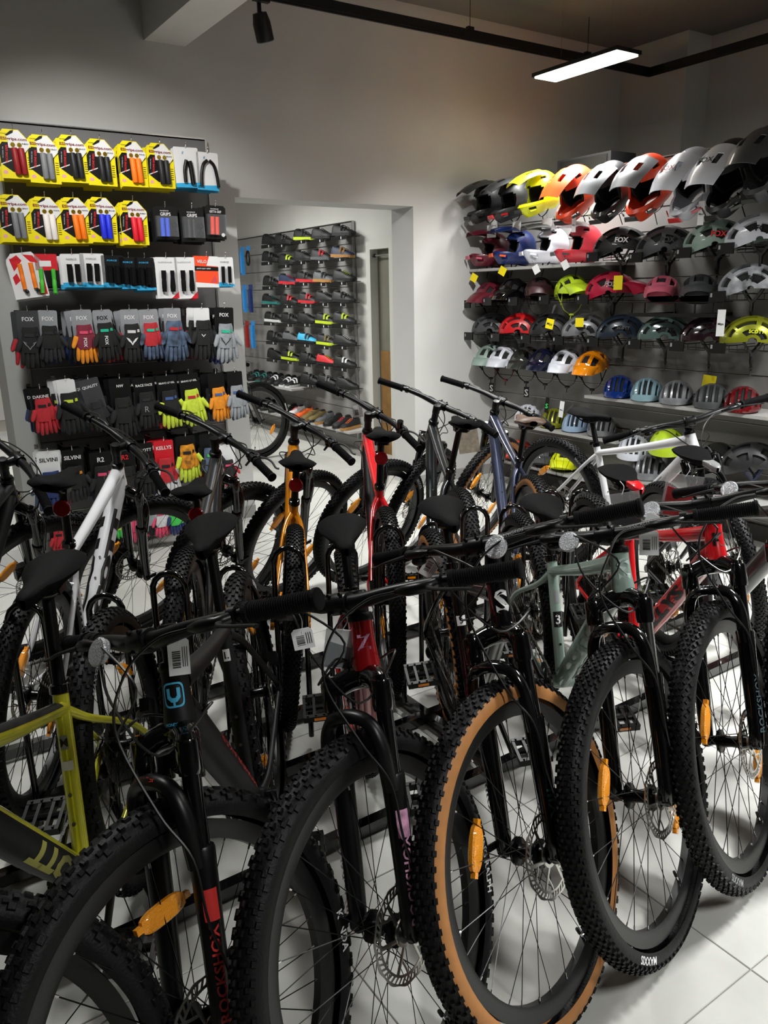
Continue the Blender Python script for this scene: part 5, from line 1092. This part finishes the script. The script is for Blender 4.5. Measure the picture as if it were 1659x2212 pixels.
for y, z, m_, lb, yw, kw in ((4.925, 1.475, H_mar, 'dark red peaked helmet by the back wall', PI + .1, {}), (4.668, 1.495, H_gbk, 'glossy black peaked helmet', PI + .3, {}), (4.383, 1.495, H_dmar, 'very dark maroon peaked helmet', -2.4, {}), (4.063, 1.505, H_lim, 'lime green peaked helmet with lime straps', -2.0, dict(sm=mat('lime_strap', '#a9bf2a', .7))), (3.701, 1.505, H_crim, 'crimson peaked helmet', RT, dict(txt=('FOX', H_mar))), (2.69, 1.515, H_camo, 'white and grey camouflage peaked helmet', RT, dict(txt=('FOX', M_black)))):
    helmet('mtb', (4.36, y, z), yw, .22 if yw > 3 else .06, m_, lb + ', third helmet row', sc=1.0 if y > 4 else 1.08, **kw)
    bracket(y + .02, z - .03, 'black wire bracket under the ' + lb)
def tray():
    t = thing('display_rack', 'black two rail rack carrying the rose and the dark grey helmet', 'display rack', (4.53, 3.12, 1.44))
    for z in (0, -.075): mb().box((-.30, 0, z), (.02 if z == 0 else .035, .62, .006 if z == 0 else .022)).obj('rail', M_blk, t, smooth=False)
    B = mb()
    for y in (-.28, -.16, -.02, .2, .3): B.box((-.30, y, -.037), (.006, .008, .075))
    for y in (-.2, .2): B.box((-.15, y, -.075), (.30, .03, .02))
    B.box((-.2, 0, 0), (.18, .56, .004)); B.obj('support', M_blk, t, smooth=False)
tray()
FC = -2.62
def two(t, m2):   # second colour over the crown
    pass
helmet('vis', (4.34, 3.28, 1.475), FC, .0, H_pnk, 'rose and red peaked helmet standing on the black rack', strap=False, sc=1.05); helmet('vis', (4.34, 3.02, 1.475), FC + .05, .0, H_dgr, 'dark grey peaked helmet standing on the black rack', strap=False, sc=1.05)
for y, m_, lb, tx in ((4.892, H_dgr, 'charcoal vented helmet by the back wall', None), (4.572, H_red, 'red vented helmet', None), (4.239, H_blk, 'black vented helmet', None), (3.912, H_slv, 'silver vented helmet with black lettering', ('SCOTT', M_black)), (3.595, H_nav, 'dark navy vented helmet', ('SCOTT', M_dgcard)), (3.25, H_tea, 'teal grey vented helmet', ('SCOTT', M_black)), (2.935, H_plu, 'glossy plum vented helmet', ('SCOTT', M_black)), (2.659, H_oliv, 'metallic lime vented helmet', ('SCOTT', H_yel))):
    helmet('road', (4.36, y, 1.225), RT + .1, .06, m_, lb + ', fourth helmet row', sc=1.08, txt=tx); bracket(y + .02, 1.195, 'black wire bracket under the ' + lb)
for y, m_, lb, ss in ((4.925, H_sag, 'sage green', None), (4.747, H_wht, 'first white', mat('red_strap', '#5b1c1a', .7)), (4.51, H_gvi, 'glossy dark green', None), (4.306, H_gnv, 'glossy dark navy', None), (4.081, H_wht, 'second white', None), (3.843, H_ylo, 'glossy orange', None)):
    helmet('vis', (4.36, y, .985), PI + .25, .28, m_, lb + ' peaked helmet in the slanted fifth helmet row', sm=ss, sc=1.02)
    o = link('display_hook', cached('hook2', lambda: mb().tube([(.17, 0, .03), (0, 0, .03), (-.03, 0, .05)], .004, 6).mesh('display_hook', M_chrome))); o.location = (4.36, y, .985); tag(o, 'chrome hook holding the %s peaked helmet' % lb, 'hook', 'hooks on the helmet wall')
for y, m_, lb, tx in ((3.589, H_cob, 'glossy cobalt blue', None), (3.359, H_lbl, 'ice blue', ('POC', M_black)), (3.131, H_slv, 'satin silver', ('POC', M_black)), (2.882, H_dgr, 'matte charcoal', None), (2.674, H_dred, 'glossy dark red', None)):
    helmet('road', (4.36, y, .832), FC, .0, m_, lb + ' vented helmet standing on the long shelf', strap=False, sc=1.0)
for y, m_, lb in ((4.488, H_wht, 'white'), (4.204, H_oliv, 'olive lime'), (3.984, H_sky, 'pale blue'), (3.74, H_slv, 'grey')): helmet('road', (4.38, y, .545), FC, .0, m_, lb + ' vented helmet on the shelf behind the brown saddle', strap=False, sc=.95)
for y, z, m_, lb, kd in ((4.05, .245, H_yel, 'neon yellow helmet on the lowest shelf', 'vis'), (4.262, .245, H_dgr, 'dark helmet on the lowest shelf beside the neon yellow one', 'vis'), (4.56, .245, H_orr, 'red helmet on the lowest shelf near the doorway', 'vis'), (3.43, .43, H_wht, 'white vented helmet behind the white bicycle stem', 'road'), (3.17, .50, H_lim, 'lime helmet behind the white bicycle head tube', 'dome'), (2.80, .46, H_gbk, 'glossy black bowl helmet beside the white bicycle', 'dome'), (2.57, .50, H_blk, 'matte black helmet with blue straps at the right edge', 'mtb'), (3.3, .32, H_slv, 'silver vented helmet on the low shelf behind the white bicycle', 'road')):
    helmet(kd, (4.36, y, z), FC if kd != 'mtb' else RT, .0, m_, lb, strap=(kd == 'mtb'), sc=1.08, sm=mat('blue_strap', '#141c3a', .7))
# hang tags
def htag(p, rot, sz, m_, label, txt=None, tm=None):
    t = thing('hang_tag', label, 'tag', p, rot, 'hang tags on the helmets'); mb().box((0, 0, -sz[1] / 2), (.0015, sz[0], sz[1])).obj('card', m_, t, smooth=False); mb().tube([(0, 0, 0), (.004, .002, .05)], .0008, 4).obj('string', M_cab, t)
    if txt: B = mb(); text_plane(B, txt, (-.0012, 0, -sz[1] * .55), (0, -1, 0), (0, 0, 1), width=sz[0] * .7, bold=.02); B.obj('print', tm, t, smooth=False)
for i, (p, a, s_, m_, l, tx, tm) in enumerate((((4.22, 4.95, 1.66), .5, (.06, .06), M_ytag, 'yellow square tag hanging below the maroon helmet', None, None), ((4.22, 4.62, 1.70), .5, (.06, .06), M_ytag, 'yellow square tag before the blue helmet', None, None), ((4.22, 4.3, 1.70), -.5, (.05, .06), M_wcard, 'white folded tag before the black visored helmet', None, None), ((4.22, 4.02, 1.72), -.5, (.05, .06), M_wcard, 'white folded tag before the coral helmet', None, None),
        ((4.25, 3.56, 1.61), .0, (.06, .09), M_ytag, 'yellow rounded tag beside the crimson helmet', None, None), ((4.2, 3.92, 2.0), 0, (.03, .10), M_wcard, 'slim white tag below the orange full face helmet', 'Mips', M_black), ((4.2, 2.95, 2.0), 0, (.035, .13), M_wcard, 'slim white tag below the white visored helmet', 'Mips', M_black), ((4.2, 4.1, 1.33), .2, (.06, .07), M_ytag, 'yellow tag printed Mips beside the black vented helmet', 'Mips', M_black), ((4.2, 3.83, 1.34), .0, (.06, .06), M_ytag, 'yellow round tag beside the silver vented helmet', None, None), ((4.2, 2.76, 1.40), 0, (.045, .15), M_wcard, 'long white tag above the metallic lime helmet', 'Mips', M_black),
        ((4.38, 4.92, .80), 0, (.045, .08), M_black, 'black tag with white S below the sage green peaked helmet', 'S', M_wcard), ((4.38, 4.51, .80), 0, (.045, .08), M_black, 'black tag with white S below the dark green helmet', 'S', M_wcard), ((4.3, 4.2, .75), .1, (.03, .11), M_black, 'slim black tag below the dark navy helmet', 'S', M_green), ((4.3, 4.05, .74), .1, (.035, .12), M_wcard, 'slim cream tag below the second white helmet', 'Mips', M_black), ((4.4, 2.93, 1.0), .1, (.08, .08), M_ytag, 'yellow tag above the matte charcoal helmet', None, None), ((4.3, 4.86, 2.02), 0, (.08, .09), M_wcard, 'white paper tag below the matte black full face helmet', None, None), ((4.3, 4.58, 2.03), 0, (.07, .08), M_wcard, 'white paper tag below the red chinned helmet', None, None), ((4.3, 4.27, 2.02), 0, (.08, .07), M_wcard, 'white paper tag below the neon yellow helmet', None, None))):
    htag(p, (a, 0, .3), s_, m_, l, tx, tm)
# loudspeaker on top of the partition
sp_ = thing('loudspeaker', 'black box loudspeaker behind the orange full face helmet', 'loudspeaker', (4.72, 4.22, 2.325)); mb().box((0, 0, .06), (.26, .50, .12)).obj('cabinet', M_matte, sp_, smooth=False); mb().box((-.133, 0, .06), (.006, .44, .09)).obj('grille', M_black, sp_, smooth=False)
# ------------------------------------------------------------------ shoe room: slat panel, shoes, ledges, hanging packs, a bicycle
slat_panel('slat_panel', 'grey slat panel holding the shoes in the back room', (4.222, 9.45, .1), (0, -1), 2.70, .1, 2.2, mat('shoe_slat_board', '#8a8987', .5), pitch=.2)
def shoe_meshes():
    L = .285; xs = np.linspace(-.10, .185, 15); B = mb()
    def w(x): return np.interp(x, [-.10, -.085, -.04, .03, .10, .15, .178, .185], [.018, .030, .034, .036, .047, .042, .026, .008])
    out = [(x, w(x) + .003) for x in xs] + [(x, -w(x) - .003) for x in xs[::-1]]
    sole = mb().prism(out, 0, .028).mesh('sole', M_matte, False)
    G = []
    for x in xs:
        h = np.interp(x, [-.10, -.08, -.02, .03, .08, .14, .185], [.085, .105, .095, .088, .068, .055, .035]); row = []
        for a in np.linspace(0, np.pi, 11):
            y = w(x) * np.sign(math.cos(a)) * abs(math.cos(a)) ** .7 * (1 - .25 * math.sin(a) * (1 if x < .05 else .3)); row.append((x, y, .026 + (h - .026) * math.sin(a) ** .8))
        G.append(row)
    U_ = mb().grid(np.array(G)); U_.add([G[0][k] for k in range(11)], [tuple(range(11))]); U_.add([G[-1][k] for k in range(11)], [tuple(range(11))]); up = U_.mesh('upper', M_matte, True, 60)
    col = mb().ball((-.045, 0, .100), (.040, .020, .012), 12, 6).mesh('collar', M_liner)
    st = mb()
    for x, z in ((.045, .092), (.085, .078)): st.tube(spline([(x, .044, .045), (x - .006, .03, z - .008), (x - .008, 0, z + .002), (x - .006, -.03, z - .008), (x, -.044, .045)], 4), .010, 6, sx=.35, up=(0, 0, 1))
    lc = mb()
    for k in range(5): x = .03 + k * .018; z = .096 - k * .008; lc.tube([(x, .02, z - .006), (x + .006, 0, z + .001), (x, -.02, z - .006)], .003, 5)
    tc = mb(); G2 = []
    for x in np.linspace(.13, .187, 5):
        h = np.interp(x, [.13, .187], [.055, .034]); G2.append([(x, (w(x) + .002) * math.cos(a), .024 + (h - .02) * math.sin(a)) for a in np.linspace(0, np.pi, 8)])
    tc.grid(np.array(G2))
    return sole, up, col, st.mesh('strap', M_matte), lc.mesh('laces', M_matte), tc.mesh('toe_cap', M_matte)
SM = shoe_meshes()
def sfab(n, c): return mat('shoe_' + n, c, .6, noise=.1, nscale=30)
S_b = sfab('black', '#0b0b0c'); S_c = sfab('charcoal', '#1c1d1f'); S_g = sfab('grey', '#55575a'); S_n = sfab('navy', '#1f2a44'); S_r = sfab('red', '#c02028'); S_l = sfab('lime', '#b9d024'); S_t = sfab('teal', '#1d6f68'); S_gum = sfab('gum', '#a5763a'); S_w = sfab('white', '#cfcfcf'); S_cy = sfab('cyan', '#3aa6cf'); S_o = sfab('orange', '#d95a1e'); S_olv = sfab('olive', '#6b5d33')
CN = {S_b: 'black', S_c: 'charcoal', S_g: 'grey', S_n: 'navy', S_r: 'red', S_l: 'lime', S_t: 'teal', S_gum: 'gum', S_w: 'white', S_cy: 'cyan', S_o: 'orange', S_olv: 'olive'}
def shoe(p, yaw, roll, mu, ms, mx, label, lace=False, group='shoes on the slat wall of the back room'):
    t = thing('cycling_shoe', label, 'shoe', p, (0, roll, yaw), group); so, up, co, st, lc, tc = SM
    link('sole', so, t, mats=[ms]); link('upper', up, t, mats=[mu]); link('collar', co, t); link('laces' if lace else 'strap', lc if lace else st, t, mats=[mx]); link('toe_cap', tc, t, mats=[mu])
    return t
SHOES = [[(8.298, 2.127), (7.985, 2.112), (7.543, 2.125), (7.159, 2.112), (6.758, 2.113)], [(8.322, 1.948), (7.912, 1.901), (7.564, 1.922), (7.195, 1.913), (6.789, 1.918)], [(8.334, 1.686), (7.936, 1.696), (7.535, 1.709), (7.166, 1.699), (6.769, 1.701)], [(8.384, 1.49), (7.928, 1.483), (7.506, 1.495), (7.144, 1.506), (6.8, 1.503)], [(8.351, 1.292), (7.928, 1.287), (7.546, 1.297), (7.152, 1.292), (6.796, 1.302)], [(8.319, 1.081), (7.918, 1.084), (7.566, 1.085), (7.151, 1.081), (6.801, 1.093)], [(8.333, 0.883), (7.974, 0.885), (7.545, 0.882), (7.167, 0.879), (6.815, 0.88)], [(7.535, 0.662), (7.165, 0.67), (6.784, 0.672)]]
SC = [[(S_b, S_b, S_c), (S_b, S_b, S_c), (S_b, S_l, S_c), (S_c, S_b, S_b), (S_b, S_b, S_c)], [(S_b, S_b, S_c), (S_b, S_b, S_l), (S_b, S_b, S_c), (S_c, S_g, S_r), (S_n, S_gum, S_gum)], [(S_b, S_b, S_c), (S_n, S_r, S_r), (S_b, S_r, S_c), (S_g, S_gum, S_c), (S_b, S_b, S_l)], [(S_b, S_t, S_t), (S_b, S_b, S_r), (S_c, S_r, S_r), (S_b, S_b, S_c), (S_c, S_b, S_b)], [(S_b, S_w, S_c), (S_b, S_b, S_c), (S_b, S_b, S_c), (S_b, S_l, S_l), (S_c, S_b, S_l)], [(S_b, S_b, S_c), (S_g, S_b, S_b), (S_cy, S_b, S_b), (S_c, S_l, S_olv), (S_b, S_b, S_w)], [(S_b, S_b, S_c), (S_b, S_l, S_l), (S_b, S_b, S_c), (S_r, S_b, S_l), (S_b, S_b, S_w)], [(S_b, S_b, S_c), (S_b, S_b, S_g), (S_b, S_b, S_c)]]
led = None
for r, row in enumerate(SHOES):
    for c, (y, z) in enumerate(row):
        mu, ms, mx = SC[r][c]; a, b = CN[mu], CN[mx]; cc = c + (2 if r == 7 else 0)
        lb = '%s shoe%s, %s from the left in row %s of the shoe wall' % (a, (' with %s trim' % b) if b != a else '', ORD[cc], ['one', 'two', 'three', 'four', 'five', 'six', 'seven', 'eight'][r])
        shoe((4.10, y + .03, z - .045), -PI / 2 + .3, .06, mu, ms, mx, lb, lace=(r + c) % 3 == 0)
        t = thing('shoe_ledge', 'small black ledge under the shoe, %s in row %s of the shoe wall' % (ORD[cc], ['one', 'two', 'three', 'four', 'five', 'six', 'seven', 'eight'][r]), 'ledge', (4.22, y, z - .05), group='ledges of the shoe wall')
        if led is None: led = (mb().box((-.085, 0, -.004), (.17, .26, .006)).box((-.168, 0, -.020), (.006, .26, .034)).mesh('tray', M_blk, False), mb().box((-.172, -.06, -.02), (.002, .014, .022)).mesh('price_mark', M_wcard, False))
        link('tray', led[0], t); link('price_mark', led[1], t)
def sshelf(x0, y0, y1, z, label):
    t = thing('wall_shelf', label, 'shelf', (4.22, (y0 + y1) / 2, z)); mb().box(((x0 - 4.22) / 2, 0, -.010), (4.22 - x0, y1 - y0, .020)).obj('board', M_shelf, t, smooth=False)
    for s in (-1, 1): mb().box(((x0 - 4.22) / 2, s * (y1 - y0) * .4, -.03), (4.18 - x0, .01, .03)).obj('bracket', M_alu, t, smooth=False)
sshelf(3.92, 7.62, 9.2, .553, 'upper grey shoe shelf of the back room'); sshelf(3.90, 6.42, 9.2, .245, 'lower grey shoe shelf of the back room')
for i, y in enumerate((8.956, 8.8, 8.591, 8.444, 8.298, 8.111, 7.974, 7.829)):
    mu, ms, mx = [(S_b, S_b, S_c), (S_b, S_b, S_t), (S_b, S_t, S_t), (S_b, S_b, S_c), (S_b, S_b, S_w), (S_b, S_b, S_c), (S_b, S_w, S_w), (S_b, S_w, S_w)][i]
    shoe((4.10, y, .554), PI + .35, 0, mu, ms, mx, '%s shoe with %s trim, %s from the left on the upper shoe shelf' % (CN[mu], CN[mx], ORD[i]), group='shoes on the upper shoe shelf')
for i, y in enumerate((8.597, 8.421, 8.202, 7.926, 7.748, 7.565, 7.409, 7.268, 7.11, 6.939, 6.755, 6.603)):
    mu, ms, mx = [(S_b, S_b, S_t), (S_b, S_b, S_c), (S_b, S_b, S_c), (S_b, S_w, S_w), (S_w, S_r, S_r), (S_o, S_o, S_b), (S_olv, S_gum, S_gum), (S_olv, S_b, S_b), (S_g, S_gum, S_b), (S_b, S_b, S_c), (S_c, S_b, S_r), (S_b, S_gum, S_o)][i]
    shoe((4.06, y, .247), PI + .35, 0, mu, ms, mx, '%s shoe with %s trim, %s from the left on the lower shoe shelf' % (CN[mu], CN[mx], ORD[i]), lace=True, group='shoes on the lower shoe shelf')
# packs hanging at the left end of the shoe wall
PK = {'blue': mat('pack_blue', '#2a7fc4', .4), 'navy': mat('pack_navy', '#1d2f66', .4), 'lime': mat('pack_lime', '#a8c42a', .45), 'black': M_black, 'red': mat('pack_red', '#8b2320', .45)}
def hpack(y, z, h, k, kind, label):
    t = thing('carded_pack', label, 'accessory pack', (4.0, y, z), group='carded packs in the back room'); m_ = PK[k]
    mb().box((0, 0, -.025), (.004, .10, .05)).obj('header_card', PK['blue'] if kind == 'lock' else m_, t, smooth=False)
    if kind == 'lock': mb().tube([(-.01, .04 * math.cos(a), -.13 + .075 * math.sin(a)) for a in np.linspace(0, 2 * PI, 18, endpoint=False)], .011, 8, closed=True).obj('coil', m_, t)
    else: mb().box((-.008, 0, -.05 - h / 2), (.03, .05, h)).cyl((-.02, .015, -.06), (-.02, .015, -.05 - h * .9), .012, 8).obj('content', m_, t)
    mb().tube([(.22, 0, .0), (.0, 0, .0), (-.02, 0, .01)], .0025, 5).obj('hook', M_chrome, t)
wn = {2.08: 'top', 1.66: 'second', 1.25: 'third', .87: 'lowest'}
for z, L in ((2.08, (('blue', 'lock'), ('navy', 'lock'), ('blue', 'bar'), ('black', 'lock'))), (1.66, (('lime', 'bar'), ('navy', 'lock'), ('blue', 'bar'), ('navy', 'bar'))), (1.25, (('red', 'bar'), ('black', 'bar'), ('red', 'bar'), ('blue', 'bar'))), (.87, (('black', 'bar'), ('black', 'bar')))):
    for i, (k, kd) in enumerate(L): hpack(9.15 - i * .16, z, .26, k, kd, '%s %s pack, %s from the left in the %s pack row' % (k, 'coil lock' if kd == 'lock' else 'long carded', ORD[i], wn[z]))
# the bicycle that stands in the back room behind the pier
make_bike(dict(pose=[2.05, 6.75, .15, 0, 0, .66, 1.14, .0, .36], paint=P_char, tread='dense', label='dark bicycle in the back room half hidden by the doorway edge', group='bicycles of the back room', tyre_text='MAXXIS', tyre_text_mat=M_wht, text_at=.3))
# ------------------------------------------------------------------ price tags and papers on the bicycles
M_paper = mat('tag_paper', '#e6e7e9', .55); M_bag = mat('clear_bag', '#cfd4d6', .1, alpha=.25, spec=.9); M_kraft = mat('kraft_leaflet', '#b6ab98', .7, noise=.3, nscale=40)
rs = random.Random(5)
def price_tag(p, yaw, roll, w, h, label, m_=None, bars=True):
    t = thing('price_tag', label, 'price tag', tuple(p[:3]), (0, roll, yaw), 'paper tags on the bicycles')
    mb().prism([(-w / 2, -h), (w / 2, -h), (w / 2, -.005), (w / 2 - .005, 0), (-w / 2 + .005, 0), (-w / 2, -.005)], -.0004, .0004, TXZ).obj('card', m_ or M_paper, t, smooth=False)
    mb().tube(spline([(0, -.001, -.008), (.004, .004, .012), (0, .012, .026)], 4), .0007, 4).obj('string', M_wht, t)
    if bars:
        B = mb(); z = -h * .35
        while z > -h * .8:
            d = rs.choice((.0008, .0014, .002)); B.box((-w * .12, -.0006, z), (w * .38, .0003, d)); z -= d + rs.choice((.0009, .0015))
        for k in range(3): B.box((w * (.18 + .1 * k), -.0006, -h * .5), (.0012, .0003, h * .55))
        B.obj('barcode', M_black, t, smooth=False)
    return t
def at(p, roll, w, h, label): price_tag((p[0] * .985, p[1] * .985, p[2]), -math.atan2(p[0], p[1]), roll, w, h, label)
at((.394, 1.243, .965), .02, .036, .068, 'white price tag hanging upright on the bar with the blue shield badge')
at((.540, 1.06, 1.01), -.15, .034, .036, 'small white price tag under the grip beside the red bicycle')
at((1.098, 1.417, .925), .55, .036, .060, 'white price tag lying aslant on the bar left of the S badge')
at((1.574, 1.179, .955), -.08, .046, .062, 'white price tag hanging before the sage green head tube')
at((1.80, 1.332, .925), .35, .036, .07, 'white price tag hanging before the red seat tube')
at((2.131, 1.343, .925), 0, .055, .03, 'white price tag on the charcoal bicycle bar')
at((2.112, 3.39, .99), -.1, .05, .06, 'white price tag on the bar of the red back row bicycle')
def paper(p, yaw, roll, w, h, m_, label, inner=None):
    t = thing('leaflet_bag', label, 'leaflet', p, (.0, roll, yaw), 'paper tags on the bicycles'); mb().prism([(-w / 2, -h), (w / 2, -h), (w / 2, 0), (-w / 2, 0)], -.0015, .0015, TXZ).obj('sleeve', m_, t, smooth=False)
    if inner: mb().prism([(-w * .42, -h * .97), (w * .42, -h * .97), (w * .42, -h * .45), (-w * .42, -h * .3)], -.002, .002, TXZ).obj('leaflet', inner, t, smooth=False)
    mb().tube(spline([(0, -.002, -.005), (.01, .0, .02), (0, .0, .04)], 3), .0012, 4).obj('tie', M_wht, t)
M_lft = mat('dark_leaflet', '#2c2d30', .5)
paper((1.985, 1.60, .895), -.85, -.2, .11, .16, M_bag, 'clear bag with dark leaflet under the red nosed saddle', M_lft)
paper((2.285, 1.58, .915), -.9, .1, .12, .15, M_bag, 'clear bag under the grey nosed saddle', mat('red_leaflet', '#8f2226', .5))
paper((2.39, 2.86, .91), -.7, -.15, .10, .13, M_kraft, 'pale leaflet hanging from the gunmetal bicycle saddle')
paper((.735, 1.265, .875), -.5, .15, .06, .085, M_paper, 'white leaflet hanging beside the metallic red head tube', M_gcard)
